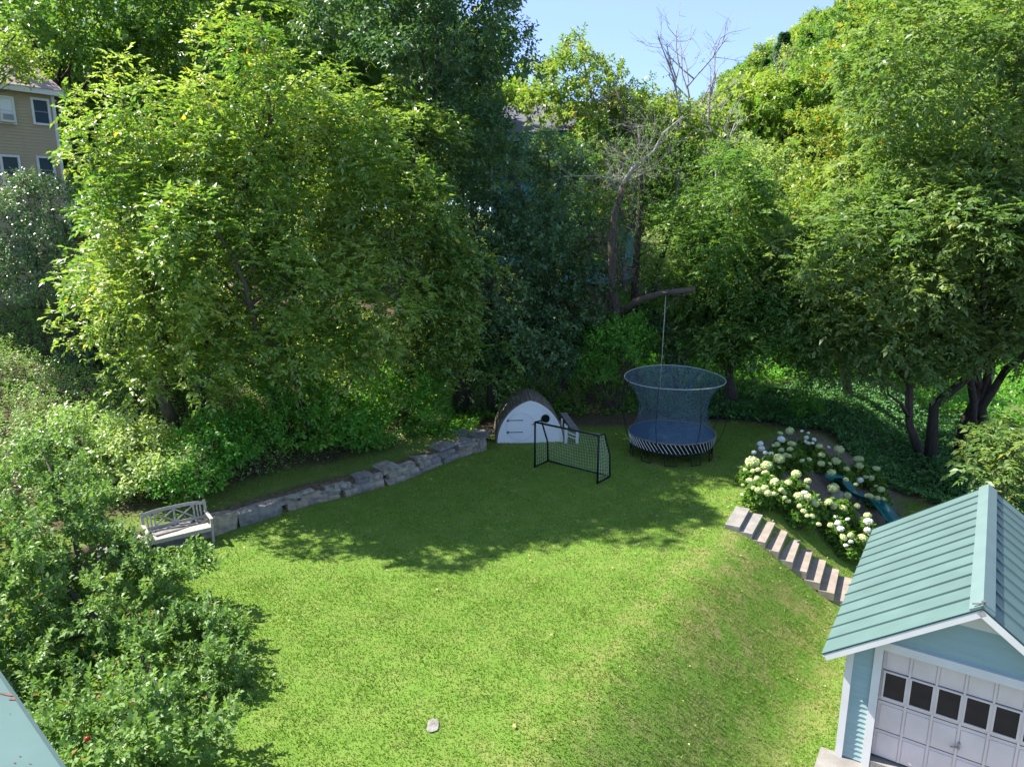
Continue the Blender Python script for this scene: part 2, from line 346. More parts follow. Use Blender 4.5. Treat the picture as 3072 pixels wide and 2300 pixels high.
# ------------------------------------------------------------------ leaves
UP = np.array([0, 0, 1.0])
def unit(v): return v / (np.linalg.norm(v, axis=-1, keepdims=True) + 1e-9)
class Leaves:
    def __init__(s): s.P = []; s.A = []; s.N = []; s.L = []; s.W = []; s.T = []
    def add(s, P, A, N, L, Wd, T): s.P.append(P); s.A.append(A); s.N.append(N); s.L.append(L); s.W.append(Wd); s.T.append(T)
    def count(s): return sum(len(p) for p in s.P)
    def mesh(s, name, org=(0, 0, 0)):
        P = np.concatenate(s.P) - np.array(org); A = unit(np.concatenate(s.A)); N = np.concatenate(s.N); N = unit(N - A * (N * A).sum(-1, keepdims=True))
        L = np.concatenate(s.L)[:, None]; Wd = np.concatenate(s.W)[:, None]; T = np.concatenate(s.T)
        sd = np.cross(A, N); mid = P + A * L * 0.42; up = N * Wd * 0.22
        V = np.stack([P, mid + sd * Wd / 2 + up, P + A * L - N * L * 0.12, mid - sd * Wd / 2 + up], 1).reshape(-1, 3)
        return np_mesh(name, V, 4, len(P), T)
def tints(n, yel=0.02, base=None):
    t = np.zeros((n, 3)); b = 0.5 if base is None else base
    t[:, 0] = np.clip(b + rng.normal(0, 0.28, n), 0, 1); t[:, 1] = (rng.random(n) < yel) * rng.uniform(0.5, 1, n); return t
def compound(lv, S_, D, ln=0.15, wd=0.055, K=4, Lr=0.34, pairs=3, droop=0.45, spread=1.0, yel=0.02, base=None, size=None):
    """pinnate leaves fanning from each shoot tip S_ along D"""
    m = len(S_); D = unit(D); ref = np.where(np.abs(D[:, 2:3]) > 0.9, np.array([[1.0, 0, 0]]), UP[None])
    e1 = unit(np.cross(D, ref)); e2 = np.cross(D, e1)
    ph0 = rng.random(m) * 6.28; sz = rng.uniform(0.6, 1.3, m) if size is None else size
    b0 = np.full(m, 0.5) if base is None else base
    yl = np.where(rng.random(m) < 0.25, yel * 3.2, yel * 0.27)
    for k in range(K):
        ph = ph0 + 6.283 * k / K + rng.normal(0, 0.25, m)
        rad = e1 * np.cos(ph)[:, None] + e2 * np.sin(ph)[:, None]
        r = unit(D * 0.55 + rad * spread + rng.normal(0, 0.15, (m, 3)))
        Lk = (Lr * sz * rng.uniform(0.8, 1.15, m))[:, None]
        sd = unit(np.cross(r, UP[None]) + 1e-4)
        ts = np.linspace(0.42, 0.9, pairs)
        for j in range(2 * pairs + 1):
            if j < 2 * pairs:
                t = ts[j // 2]; s = 1 if j % 2 else -1
                A = unit(r * 0.55 + sd * s * 0.8 - UP * (droop * 0.55) + rng.normal(0, 0.14, (m, 3))); fl = 0.9
            else:
                t = 1.0; A = unit(r - UP * droop + rng.normal(0, 0.1, (m, 3))); fl = 1.1
            P = S_ + r * Lk * t - UP * (droop * t * t * 0.6) * Lk
            N = unit(UP + 0.55 * rng.normal(0, 1, (m, 3)) + 0.3 * rad)
            L = ln * sz * fl * rng.uniform(0.8, 1.15, m)
            lv.add(P, A, N, L, L * wd / ln, np.stack([np.clip(b0 + rng.normal(0, 0.2, m), 0, 1), (rng.random(m) < yl) * rng.uniform(0.5, 1, m), np.zeros(m)], 1))
def twig(lv, S_, D, ln=0.10, wd=0.055, n=9, Lt=0.35, droop=0.2, yel=0.02, base=None, lift=0.45):
    """simple leaves spiralling along each shoot that ends at S_"""
    m = len(S_); D = unit(D); ref = np.where(np.abs(D[:, 2:3]) > 0.9, np.array([[1.0, 0, 0]]), UP[None])
    e1 = unit(np.cross(D, ref)); e2 = np.cross(D, e1); ph0 = rng.random(m) * 6.28; sz = rng.uniform(0.75, 1.2, m)
    b0 = np.full(m, 0.5) if base is None else base
    yl = np.where(rng.random(m) < 0.25, yel * 3.2, yel * 0.27)
    for k in range(n):
        t = (k + 0.5) / n; ph = ph0 + 2.4 * k
        rad = e1 * np.cos(ph)[:, None] + e2 * np.sin(ph)[:, None]
        A = unit(D * (lift + 0.5 * t) + rad - UP * droop + rng.normal(0, 0.2, (m, 3)))
        P = S_ - D * (Lt * (1 - t)) * sz[:, None]
        N = unit(UP * 0.9 + D * 0.4 + 0.5 * rng.normal(0, 1, (m, 3)))
        L = ln * sz * rng.uniform(0.7, 1.15, m)
        lv.add(P, A, N, L, L * wd / ln, np.stack([np.clip(b0 + rng.normal(0, 0.2, m), 0, 1), (rng.random(m) < yl) * rng.uniform(0.5, 1, m), np.zeros(m)], 1))
def sph(n):
    v = rng.normal(0, 1, (n, 3)); return unit(v)
def crown_tips(ells, rc=0.7, dens=20.0, fill=1.0, tall=1.0, low=-0.75, jitter=(0.78, 1.08), near=None):
    """shoot tips on clumps that cover a union of ellipsoids (c, r). Returns tips, directions, clump tone, clump centres"""
    Sp, Dp, Tn, Cc = [], [], [], []
    for ei, (c, r) in enumerate(ells):
        c = np.array(c, float); r = np.array(r, float)
        area = 4 * math.pi * (((r[0] * r[1]) ** 1.6 + (r[0] * r[2]) ** 1.6 + (r[1] * r[2]) ** 1.6) / 3) ** (1 / 1.6)
        nc = int(area / (math.pi * rc * rc * 0.55) * fill)
        d = sph(nc * 3); d = d[d[:, 2] > low][:nc]
        cc = c + d * r * rng.uniform(*jitter, (len(d), 1))
        keep = np.ones(len(cc), bool)
        for ej, (c2, r2) in enumerate(ells):
            if ej != ei: keep &= (((cc - np.array(c2)) / np.array(r2)) ** 2).sum(1) > 0.55
        cc = cc[keep]; d = d[keep]
        for i in range(len(cc)):
            k = rc * rng.uniform(0.6, 1.25); away = 1.0
            if near is not None and d[i, 1] > 0.35: away = near      # thinner on the side turned from the garden
            n = max(3, int(dens * 3.2 * k * k * away))
            v = sph(n * 2); v = v[(v @ d[i] + v[:, 2] * 0.6) > -0.25][:n]
            rr = k * rng.uniform(0.45, 1.05, (len(v), 1)) ** 0.6
            Sp.append(cc[i] + v * rr * np.array([1, 1, 0.8 * tall])); Dp.append(unit(v * 0.8 + d[i] * 0.5 + UP * 0.45))
            Tn.append(np.full(len(v), np.clip(0.5 + rng.normal(0, 0.3), 0, 1))); Cc.append(cc[i])
    return np.concatenate(Sp), np.concatenate(Dp), np.concatenate(Tn), np.array(Cc)
def inner_leaves(lv, ells, dens=9, size=0.2):
    for c, r in ells:
        r = np.array(r); n = int(dens * 4 * math.pi * float(np.prod(r)) ** (2 / 3)); d = sph(n)
        P = np.array(c) + d * r * rng.uniform(0.3, 0.7, (n, 1)); L = rng.uniform(0.6, 1.3, n) * size
        lv.add(P, sph(n) + UP * -0.3, sph(n), L, L * 0.6, tints(n, 0))
def limb_path(a, b, sag=0.15, n=5):
    a, b = np.array(a, float), np.array(b, float); L = np.linalg.norm(b - a); off = rng.normal(0, 0.035 * L, (n, 3))
    return [a + (b - a) * t + off[i] * math.sin(math.pi * t) + UP * sag * L * math.sin(math.pi * t) for i, t in enumerate(np.linspace(0, 1, n))]
NTRI = [0]
def lobed(ells, k=6, core=0.74, sc=(0.28, 0.46)):
    out = []
    for c, r in ells:
        c, r = np.array(c), np.array(r); out.append((c, r * core))
        for j in range(k):
            d = sph(1)[0]; d[2] = abs(d[2]) * 1.0 - 0.35; d /= np.linalg.norm(d); f = rng.uniform(*sc)
            out.append((c + d * r * (1.04 - f * 0.55), r * f * np.array([1, 1, 1.15])))
    return out
def tree(name, label, ells, style, lm, base=None, rtrunk=0.18, bark='bark', cat='tree', group=None, nlimb=12, rc=0.7, dens=20, near=0.45, tall=1.0,
         yel=0.02, ln=None, wr=0.38, inner=True, low=-0.75, stems=1, lean=None, jitter=(0.72, 1.12), fill=1.0, lobes=10, core=0.74, **kw):
    main = ells; ells = lobed(ells, lobes, core) if lobes else ells
    c0 = np.array(ells[0][0]); cl = min((np.array(c) for c, r in ells), key=lambda c: c[2])
    if base is None: base = (cl[0], cl[1])
    b = np.array([base[0], base[1], gz(*base) - 0.1])
    root = empty(name, b); tag(root, label, cat, group)
    Sp, Dp, Tn, Cc = crown_tips(ells, rc, dens, fill, tall, low, jitter, near)
    lv = Leaves()
    if style == 'compound': compound(lv, Sp, Dp, base=Tn, yel=yel, **({'ln': ln, 'wd': ln * wr} if ln else {}), **kw)
    else: twig(lv, Sp, Dp, base=Tn, yel=yel, **({'ln': ln, 'wd': ln * 0.58} if ln else {}), **kw)
    if inner: inner_leaves(lv, [(c, np.array(r) * core / 0.74) for c, r in main])
    link('crown', lv.mesh('crown', b), LM[lm], root); NTRI[0] += 2 * lv.count()
    mb = MB(); top = max((np.array(c) + [0, 0, r[2] * 0.5] for c, r in ells), key=lambda p: p[2])
    for k in range(stems):
        o = np.array([rng.normal(0, 0.25), rng.normal(0, 0.25), 0]) * (stems > 1)
        path = limb_path(b + o, top + o * 3, 0.02, 8); rr = rtrunk / (1 if stems == 1 else 1.6)
        mb.tube([p - b for p in path], [rr * 1.25] + [rr * (1 - 0.85 * t) for t in np.linspace(0.08, 1, 7)], 8)
        for i in rng.choice(len(Cc), min(nlimb // stems, len(Cc)), replace=False):
            e = Cc[i]; zt = np.clip((e[2] - b[2]) / (top[2] - b[2] + 1e-6) - 0.22, 0.15, 0.92); f = zt * 7; i0 = min(int(f), 6)
            st = path[i0] + (path[i0 + 1] - path[i0]) * (f - i0); r0 = rr * (1 - 0.85 * zt) * 0.55 + 0.01
            e = st + (e - st) * 0.85; mb.tube([p - b for p in limb_path(st, e, 0.06, 5)], [r0, r0 * 0.75, r0 * 0.5, r0 * 0.3, r0 * 0.12 + 0.004], 5)
    mb.build('trunk', M[bark], root, True)
    return root
def pe(cx, cy_, rx, ry, Y, ry_depth=None):           # ellipsoid from its outline in the photograph, at distance Y
    c = at_y(cx, cy_, Y); k = mpp(Y, cy_)
    return (c, np.array([rx * k, (ry_depth if ry_depth else 0.9 * rx * k), ry * k]))
#@@OBJECTS
# ------------------------------------------------------------------ garage
def lap_wall(x0, x1, z0, z1, y, exp=0.1):          # lapped siding in one sheet, facing -y
    mb = MB(); z = z0
    while z < z1 - 1e-4:
        t = min(z + exp, z1)
        mb.add([(x0, y - 0.022, z), (x1, y - 0.022, z), (x1, y - 0.004, t), (x0, y - 0.004, t), (x0, y + 0.02, z), (x1, y + 0.02, z)],
               [(0, 1, 2, 3), (4, 5, 1, 0)]); z = t
    return mb
def clap(x0, x1, z0, z1, y, x0t=None, x1t=None):   # one tapered clapboard
    a, b = (x0 if x0t is None else x0t), (x1 if x1t is None else x1t)
    return MB().add([(x0, y - 0.024, z0), (x1, y - 0.024, z0), (b, y - 0.005, z1), (a, y - 0.005, z1),
                     (x0, y, z0), (x1, y, z0), (b, y, z1), (a, y, z1)],
                    [(0, 1, 2, 3), (7, 6, 5, 4), (0, 4, 5, 1), (3, 2, 6, 7), (0, 3, 7, 4), (1, 5, 6, 2)])
G = empty('garage', (GX, GY, GZ), GYAW)
tag(G, 'small teal clapboard garage with green standing seam metal roof', 'garage')
GW, GD, EH, RH, OV, OVF = 3.61, 5.5, 1.90, 3.46, 0.34, 0.30   # width, depth, eave height at overhang, ridge, overhangs
SL = (RH - EH) / (GW / 2 + OV); WT = EH + OV * SL; ZB = -0.26
roofz = lambda x: RH - abs(x - GW / 2) * SL
fw = MB().prism([(0.02, ZB), (0.50, ZB), (0.50, 2.17), (3.06, 2.17), (3.06, ZB), (GW - 0.02, ZB), (GW - 0.02, WT - 0.1), (GW / 2, RH - 0.1), (0.02, WT - 0.1)], 0.03, 0.13).build('front_wall', M['teal_siding'], G)
EXP = 0.098
for x0, x1 in ((0.115, 0.425), (3.185, GW - 0.115)):
    z = ZB
    while z < 2.1: clap(x0, x1, z, min(z + EXP, WT + 0.02), 0.03).build('clapboard', M['teal_siding'], fw); z += EXP
z = 2.28
while z < 3.2:
    t = z + EXP; hb = (RH - 0.06 - z) / SL; ht = (RH - 0.06 - t) / SL
    hb, ht = min(hb, GW / 2 - 0.02), min(ht, GW / 2 - 0.02)
    clap(GW / 2 - hb, GW / 2 + hb, z, t, 0.03, GW / 2 - ht, GW / 2 + ht).build('clapboard', M['teal_siding'], fw); z = t
for sx, nm in ((0, 'side_wall'), (1, 'side_wall')):
    o = lap_wall(0, GD - 0.13, ZB, WT - 0.05, 0).build(nm, M['teal_siding'], G)
    o.location = (GW if sx else 0, GD if not sx else 0.13, 0); o.rotation_euler = (0, 0, R(90 if sx else -90))
MB().prism([(0.02, ZB), (GW - 0.02, ZB), (GW - 0.02, WT - 0.1), (GW / 2, RH - 0.1), (0.02, WT - 0.1)], GD - 0.1, GD).build('rear_wall', M['teal_siding'], G)
for x in (0.057, GW - 0.057): MB().box((x, 0.0, (ZB + WT) / 2 - 0.01), (0.118, 0.07, WT - ZB - 0.05)).build('corner_board', M['white'], G)
for x in (0.49, 3.12): MB().box((x, 0.0, (ZB + 2.14) / 2), (0.13, 0.07, 2.14 - ZB)).build('door_casing', M['white'], G)
MB().box((1.805, -0.003, 2.215), (2.80, 0.075, 0.15)).build('door_header', M['white'], G)
MB().prism([(GW / 2 - 0.62, RH - 0.5), (GW / 2 + 0.62, RH - 0.5), (GW / 2, RH - 0.04)], -0.05, 0.0).build('gable_board', M['white'], G)
# sectional door
DX0, DX1, DC, DS = 0.555, 3.055, 1.77, 0.397
door = MB().box((1.805, 0.14, 1.07), (2.5, 0.04, 2.13)).build('garage_door', M['door_white'], G)
rows = [(0.02, 0.50), (0.56, 1.06), None, (1.74, 2.09)]
for k in range(6):
    cx = DC + (k - 2.5) * DS
    for rw in rows:
        if rw is None:
            MB().box((cx, 0.117, 1.425), (0.316, 0.012, 0.465)).build('window_pane', M['glass'], door)
            f = MB()
            for dx in (-0.17, 0.17): f.box((cx + dx, 0.108, 1.425), (0.03, 0.03, 0.53))
            for dz in (-0.25, 0.25): f.box((cx, 0.108, 1.425 + dz), (0.31, 0.03, 0.03))
            f.build('pane_frame', M['door_white'], door)
        else:
            z0, z1 = rw; o = MB().prism([(cx - 0.165, z0 + 0.03), (cx + 0.165, z0 + 0.03), (cx + 0.165, z1 - 0.03), (cx - 0.165, z1 - 0.03)], 0.108, 0.125).build('door_panel', M['door_white'], door)
for z in (0.53, 1.10, 1.70): MB().box((1.805, 0.119, z), (2.48, 0.006, 0.012)).build('section_joint', M['iron'], door)
for k in range(1, 6): MB().box((DC + (k - 3) * DS, 0.112, 1.065), (0.035, 0.02, 2.1)).build('door_stile', M['door_white'], door)
h = MB().box((1.80, 0.09, 0.74), (0.035, 0.03, 0.12)); h.bar((1.80, 0.07, 0.72), (1.68, 0.06, 0.70), 0.02, 0.02); h.build('door_handle', M['steel'], door)
MB().box((1.805, 0.12, -0.14), (2.5, 0.3, 0.20)).build('threshold', M['concrete'], G)
# roof: one slope per side, a panel and a rib at a time
NP = 13; L0, L1 = -OVF, GD + OVF; pw = (L1 - L0) / NP
for side in (-1, 1):
    xe = GW / 2 + side * (GW / 2 + OV); nrm = Vector((side * SL, 0, 1)).normalized()
    slope = MB().prism([(GW / 2, RH - 0.045), (xe, EH - 0.045), (xe, EH - 0.10), (GW / 2, RH - 0.10)], L0 + 0.03, L1 - 0.03).build('roof_slope', M['white'], G)
    for k in range(NP):
        y0, y1 = L0 + k * pw + 0.003, L0 + (k + 1) * pw - 0.003
        P = [(GW / 2 + side * 0.02, y, RH - 0.02 * SL) for y in (y0, y1)] + [(xe + side * 0.02, y, EH - 0.02 * SL) for y in (y1, y0)]
        Q = [Vector(p) - nrm * 0.03 for p in P]
        MB().add(P + Q, [(0, 1, 2, 3), (7, 6, 5, 4), (0, 4, 5, 1), (1, 5, 6, 2), (2, 6, 7, 3), (3, 7, 4, 0)]).build('roof_panel', M['teal_roof'], slope)
        if k:
            y = L0 + k * pw
            MB().bar(Vector((GW / 2 + side * 0.1, y, RH - 0.1 * SL)) + nrm * 0.018, Vector((xe + side * 0.022, y, EH - 0.022 * SL)) + nrm * 0.012, 0.016, 0.036, nrm).build('roof_rib', M['teal_roof'], slope)
    for y, s in ((L0, -1), (L1, 1)):
        MB().bar(Vector((GW / 2 + side * 0.008, y + s * 0.012, RH)) - nrm * 0.075, Vector((xe, y + s * 0.012, EH)) - nrm * 0.075, 0.03, 0.11, nrm).build('rake_board', M['white'], G)
        MB().bar(Vector((GW / 2 + side * 0.008, y + s * 0.02, RH)) - nrm * 0.008, Vector((xe, y + s * 0.02, EH)) - nrm * 0.008, 0.022, 0.022, nrm).build('drip_edge', M['dark_teal'], G)
cap = MB()
for side in (-1, 1):
    nrm = Vector((side * SL, 0, 1)).normalized()
    a0 = Vector((GW / 2, 0, RH + 0.055)); b0 = Vector((GW / 2 + side * 0.17, 0, RH - 0.17 * SL + 0.055))
    for y0, y1 in ((L0 - 0.02, L1 + 0.02),):
        P = [a0 + Vector((0, y0, 0)), a0 + Vector((0, y1, 0)), b0 + Vector((0, y1, 0)), b0 + Vector((0, y0, 0))]; Q = [p - nrm * 0.05 for p in P]
        cap.add(P + Q, [(0, 1, 2, 3), (7, 6, 5, 4), (0, 4, 5, 1), (1, 5, 6, 2), (2, 6, 7, 3), (3, 7, 4, 0)])
cap.build('ridge_cap', M['teal_ridge'], G)
br = MB().tube([(GW / 2, L0 + 0.03, RH + 0.05), (GW / 2, L0 + 0.03, RH + 0.10)], 0.03, 8); br.bar((GW / 2 - 0.14, L0 + 0.02, RH + 0.02), (GW / 2 + 0.02, L0 + 0.02, RH + 0.07), 0.03, 0.015)
br.build('ridge_bracket', M['steel'], G)
# concrete apron before the door
ap = MB(); ga = lambda u, v, z: (GX + GU[0] * u + GV[0] * v, GY + GU[1] * u + GV[1] * v, z)
ap.add([ga(-0.25, -3.2, -1.48), ga(4.2, -3.2, -1.48), ga(4.2, 0.06, -1.44), ga(-0.25, 0.06, -1.44), ga(-0.25, -3.2, -1.7), ga(4.2, -3.2, -1.7), ga(4.2, 0.06, -1.7), ga(-0.25, 0.06, -1.7)],
       [(0, 1, 2, 3), (0, 4, 5, 1), (1, 5, 6, 2), (2, 6, 7, 3), (3, 7, 4, 0)])
ap.build('pavement', M['concrete'])['kind'] = 'structure'

# ------------------------------------------------------------------ concrete garden steps
st0, st1 = np.array([6.12, 18.12]), np.array([8.52, 16.80]); d2 = (st1 - st0) / np.linalg.norm(st1 - st0); yaw = math.atan2(d2[1], d2[0])
T = empty('garden_steps', (st0[0], st0[1], gz(*st0)), yaw); tag(T, 'flight of nine pale concrete slab steps going down the lawn bank', 'steps')
run = np.linalg.norm(st1 - st0) / 8; z0 = T.location.z
zz = np.array([gz(*(st0 + d2 * run * k)) for k in range(9)]) - z0; drop = 0.5 * zz + 0.5 * np.linspace(zz[0], zz[-1], 9) + 0.13
for k in range(9):
    j = [random.uniform(-0.015, 0.015) for _ in range(4)]
    MB().box((run * k, j[0], drop[k] - 0.10), (run + 0.03, 1.42 + j[1] * 2, 0.2), Matrix.Rotation(j[2], 3, 'Z')).build('step', M['step_conc'] if k > 1 else M['concrete'], T)

# ------------------------------------------------------------------ stone retaining wall
SW = empty('stone_wall', (WALL[5][0], WALL[5][1], 0)); tag(SW, 'low dry stone retaining wall of grey slabs along the lawn edge', 'wall')
org = Vector((WALL[5][0], WALL[5][1], 0))
def stone(c, dims, yaw, mt, seed):
    r_ = random.Random(seed); bm = bmesh.new(); bmesh.ops.create_cube(bm, size=1.0)
    bmesh.ops.subdivide_edges(bm, edges=bm.edges[:], cuts=1, use_grid_fill=True)
    for v in bm.verts:
        n_ = sum(abs(abs(x) - 0.5) < 1e-4 for x in v.co)
        k = {1: 1.0, 2: 0.985, 3: 0.95}.get(n_, 1)
        v.co = Vector((v.co.x * dims[0] * (k + r_.uniform(-0.05, 0.05)), v.co.y * dims[1] * (k + r_.uniform(-0.10, 0.08)), v.co.z * dims[2] * (k + r_.uniform(-0.09, 0.09))))
    me = bpy.data.meshes.new('stone'); bm.to_mesh(me); bm.free()
    o = link('stone', me, M[mt], SW); o.location = Vector(c) - org; o.rotation_euler = (r_.uniform(-0.05, 0.05), r_.uniform(-0.05, 0.05), yaw + r_.uniform(-0.06, 0.06)); return o
wp = np.array(WALL); seg = np.hypot(*(wp[1:] - wp[:-1]).T); cum = np.concatenate([[0], np.cumsum(seg)])
def wall_at(s):
    i = min(np.searchsorted(cum, s, 'right') - 1, len(seg) - 1); i = max(i, 0); t = (s - cum[i]) / seg[i]; p = wp[i] + (wp[i + 1] - wp[i]) * t; d = (wp[i + 1] - wp[i]) / seg[i]; return p, math.atan2(d[1], d[0])
s = 0.0; k = 0
while s < cum[-1] - 0.2:
    big = s < 3.4
    if big:
        Ls = random.uniform(0.85, 1.4); hgt = random.uniform(0.38, 0.46); p, a = wall_at(s + Ls / 2)
        nrm = np.array([-math.sin(a), math.cos(a)]); c = p + nrm * 0.02
        stone((c[0], c[1], hgt / 2 - 0.02), (Ls - 0.05, 0.42, hgt + 0.08), a, random.choice(['stone', 'slate', 'stone_warm']), k); k += 1
    else:
        Ls = random.uniform(0.45, 0.8); n = random.choice([2, 3, 3, 4]) if s > 8 else random.choice([2, 2, 3]); z = -0.03; htot = random.uniform(0.40, 0.48)
        for j in range(n):
            hh = (htot + 0.03) / n * (random.uniform(0.9, 1.2) if j < n - 1 else 0.75); off = random.uniform(-0.18, 0.18); p, a = wall_at(min(s + Ls / 2 + off, cum[-1]))
            nrm = np.array([-math.sin(a), math.cos(a)]); top = j == n - 1
            c = p + nrm * (0.05 + 0.05 * j + (0.18 if top else 0))
            stone((c[0], c[1], z + hh / 2), (Ls * random.uniform(0.95, 1.2), 0.7 if top else 0.42, hh + 0.012), a, random.choice(['slate', 'stone', 'stone']) if top else random.choice(['stone', 'stone_warm', 'slate', 'stone_warm']), k); k += 1; z += hh
    s += Ls
p, a = wall_at(cum[-1])
for j, (dx, dy, dm) in enumerate([(0.1, 0.05, (0.3, 0.3, 0.5)), (0.0, 1.0, (0.9, 0.7, 0.12)), (-0.7, 0.7, (0.8, 0.6, 0.12))]):
    x, y = p[0] + dx, p[1] + dy; stone((x, y, gz(x, y) + dm[2] * 0.35), dm, a + 0.3 * j, 'slate' if j else 'stone', 500 + j)

# ------------------------------------------------------------------ bench
bl, brr = np.array([-8.75, 15.95]), np.array([-7.57, 16.80]); bd = brr - bl; byaw = math.atan2(bd[1], bd[0])
B = empty('garden_bench', (*((bl + brr) / 2), 0), byaw); tag(B, 'weathered pale wooden garden bench with crossed lattice back beside the stone wall', 'bench')
BL, BD = 1.46, 0.52
for sx in (-1, 1):
    x = sx * BL / 2
    MB().box((x, 0, 0.31), (0.06, 0.06, 0.62)).build('leg', M['bench'], B)
    m_ = MB().box((x, BD, 0.22), (0.06, 0.06, 0.46)); m_.bar((x, BD, 0.44), (x, BD + 0.14, 0.93), 0.06, 0.055, (0, 1, 0.2)); m_.build('leg', M['bench'], B)
    MB().bar((x, -0.05, 0.635), (x, BD + 0.06, 0.635), 0.075, 0.03).build('armrest', M['bench'], B)
    MB().bar((x, 0.03, 0.36), (x, BD - 0.03, 0.36), 0.035, 0.08).build('side_rail', M['bench'], B)
for k in range(5): MB().box((0, -0.01 + k * 0.115, 0.425), (BL - 0.07, 0.098, 0.025)).build('seat_slat', M['bench'], B)
MB().box((0, -0.035, 0.37), (BL - 0.062, 0.025, 0.085)).build('apron', M['bench'], B)
bk = lambda x, z: (x, BD + 0.01 + (z - 0.44) * 0.27, z)
MB().bar(bk(-BL / 2 + 0.03, 0.52), bk(BL / 2 - 0.03, 0.52), 0.03, 0.07, (0, 0.27, 1)).build('back_rail', M['bench'], B)
mb = MB(); xs = np.linspace(-BL / 2 + 0.03, BL / 2 - 0.03, 9)
arc = lambda x: 0.86 + 0.045 * (1 - min(1, (abs(x) / 0.66)) ** 4)
for i in range(8): mb.bar(bk(xs[i] - 0.004, arc(xs[i])), bk(xs[i + 1] + 0.004, arc(xs[i + 1])), 0.034, 0.085, (0, 0.27, 1))
mb.build('top_rail', M['bench'], B)
for x in (-0.62, -0.54, -0.46, 0, 0.46, 0.54, 0.62): MB().bar(bk(x, 0.55), bk(x, arc(x) - 0.03), 0.035, 0.022, (0, 1, 0)).build('back_slat', M['bench'], B)
for x0, x1 in ((-0.45, -0.01), (0.01, 0.45)):
    MB().bar(bk(x0, 0.56), bk(x1, 0.85), 0.035, 0.02, (0, 1, -0.3)).build('cross_brace', M['bench'], B)
    MB().bar(Vector(bk(x0, 0.85)) + Vector((0, 0.012, 0)), Vector(bk(x1, 0.56)) + Vector((0, 0.012, 0)), 0.035, 0.02, (0, 1, -0.3)).build('cross_brace', M['bench'], B)

# ------------------------------------------------------------------ arched playhouse
PHX, PHY = 0.67, 25.12
PH = empty('playhouse', (PHX, PHY, gz(PHX, PHY)), R(4.0)); tag(PH, 'white fronted arched playhouse with round hinged door and plank roof', 'playhouse')
PW = 1.21; PHH = float(at_y(1594, 1199, PHY)[2])
def arch(n=24, w_=PW, h_=PHH, p0=1.0):             # pointed arch from left foot to right foot
    out = []
    for i in range(n + 1):
        t = i / n; th = t * math.pi / 2
        out.append((-w_ * math.cos(th) ** 0.92, h_ * (0.83 * math.sin(th) + 0.17 * t * t)))
    return out + [(-x, z) for x, z in out[-2::-1]]
A_ = arch(); MB().prism([(x * 0.97, z * 0.98) for x, z in A_], 0.0, 0.04).build('front_wall', M['bright_white'], PH)
tr = MB(); Ai = arch(24, PW - 0.09, PHH - 0.10)
for i in range(len(A_) - 1):
    a, b, c, d = A_[i], A_[i + 1], Ai[i + 1], Ai[i]
    P = [(x, -0.035, z) for x, z in (a, b, c, d)] + [(x, 0.0, z) for x, z in (a, b, c, d)]
    tr.add(P, [(0, 1, 2, 3), (0, 4, 5, 1), (2, 6, 7, 3)])
tr.build('arch_trim', M['bright_white'], PH)
rf = MB(); Ro = arch(24, PW + 0.015, PHH + 0.01)
PD = 1.75
for i in range(len(Ro) - 1):
    (x0, z0_), (x1, z1_) = Ro[i], Ro[i + 1]
    rf.add([(x0, 0.02, z0_), (x1, 0.02, z1_), (x1, PD, z1_), (x0, PD, z0_)], [(0, 1, 2, 3)])
roof = rf.build('roof', M['plank'], PH)
MB().prism(arch(), PD - 0.03, PD).build('rear_wall', M['plank'], PH)
L_ = [0]
for i in range(len(Ro) - 1): L_.append(L_[-1] + math.dist(Ro[i], Ro[i + 1]))
npk = 40
for k in range(npk):
    s0, s1 = L_[-1] * (k + 0.06) / npk, L_[-1] * (k + 0.94) / npk
    g = lambda s: tuple(np.interp(s, L_, [p[j] for p in Ro]) for j in (0, 1))
    a, b = Vector((g(s0)[0], 0, g(s0)[1])), Vector((g(s1)[0], 0, g(s1)[1])); t = (b - a).normalized(); nn = Vector((-t.z, 0, t.x))
    y0, y1 = -0.02 + random.uniform(-0.012, 0.012), PD + random.uniform(-0.03, 0.05); th = 0.03 + random.uniform(0, 0.012)
    P = [p + nn * 0.004 + Vector((0, y, 0)) for y in (y0, y1) for p in (a, b)] + [p + nn * th + Vector((0, y, 0)) for y in (y0, y1) for p in (a, b)]
    MB().add(P, [(0, 2, 3, 1), (4, 5, 7, 6), (0, 1, 5, 4), (2, 6, 7, 3), (0, 4, 6, 2), (1, 3, 7, 5)]).build('roof_plank', M['plank'], roof)
def disc(cx, cz, r, y0, y1, n=40): return MB().prism([(cx + r * math.cos(2 * math.pi * i / n), cz + r * math.sin(2 * math.pi * i / n)) for i in range(n)], y0, y1)
def ring(cx, cz, r0, r1, y0, y1, n=40):
    m_ = MB()
    for i in range(n):
        a, b = 2 * math.pi * i / n, 2 * math.pi * (i + 1) / n
        P = [(cx + r * math.cos(t), y, cz + r * math.sin(t)) for y in (y0, y1) for r, t in ((r0, a), (r1, a), (r1, b), (r0, b))]
        m_.add(P, [(0, 1, 2, 3), (1, 5, 6, 2), (3, 7, 4, 0)])
    return m_
kz = lambda zx, zy: at_y(1450 + zx * 0.18718, 1150 + zy * 0.18718, PHY)
dcx, dcz = kz(595, 680)[0] - PHX, kz(595, 680)[2]
dr = disc(dcx, dcz, 0.515, -0.014, 0.0).build('round_door', M['bright_white'], PH)
ring(dcx, dcz, 0.512, 0.53, -0.017, -0.004).build('door_rim', M['ac_white'], dr)
ring(dcx, dcz, 0.455, 0.462, -0.0165, -0.006).build('door_groove', M['ac_white'], dr)
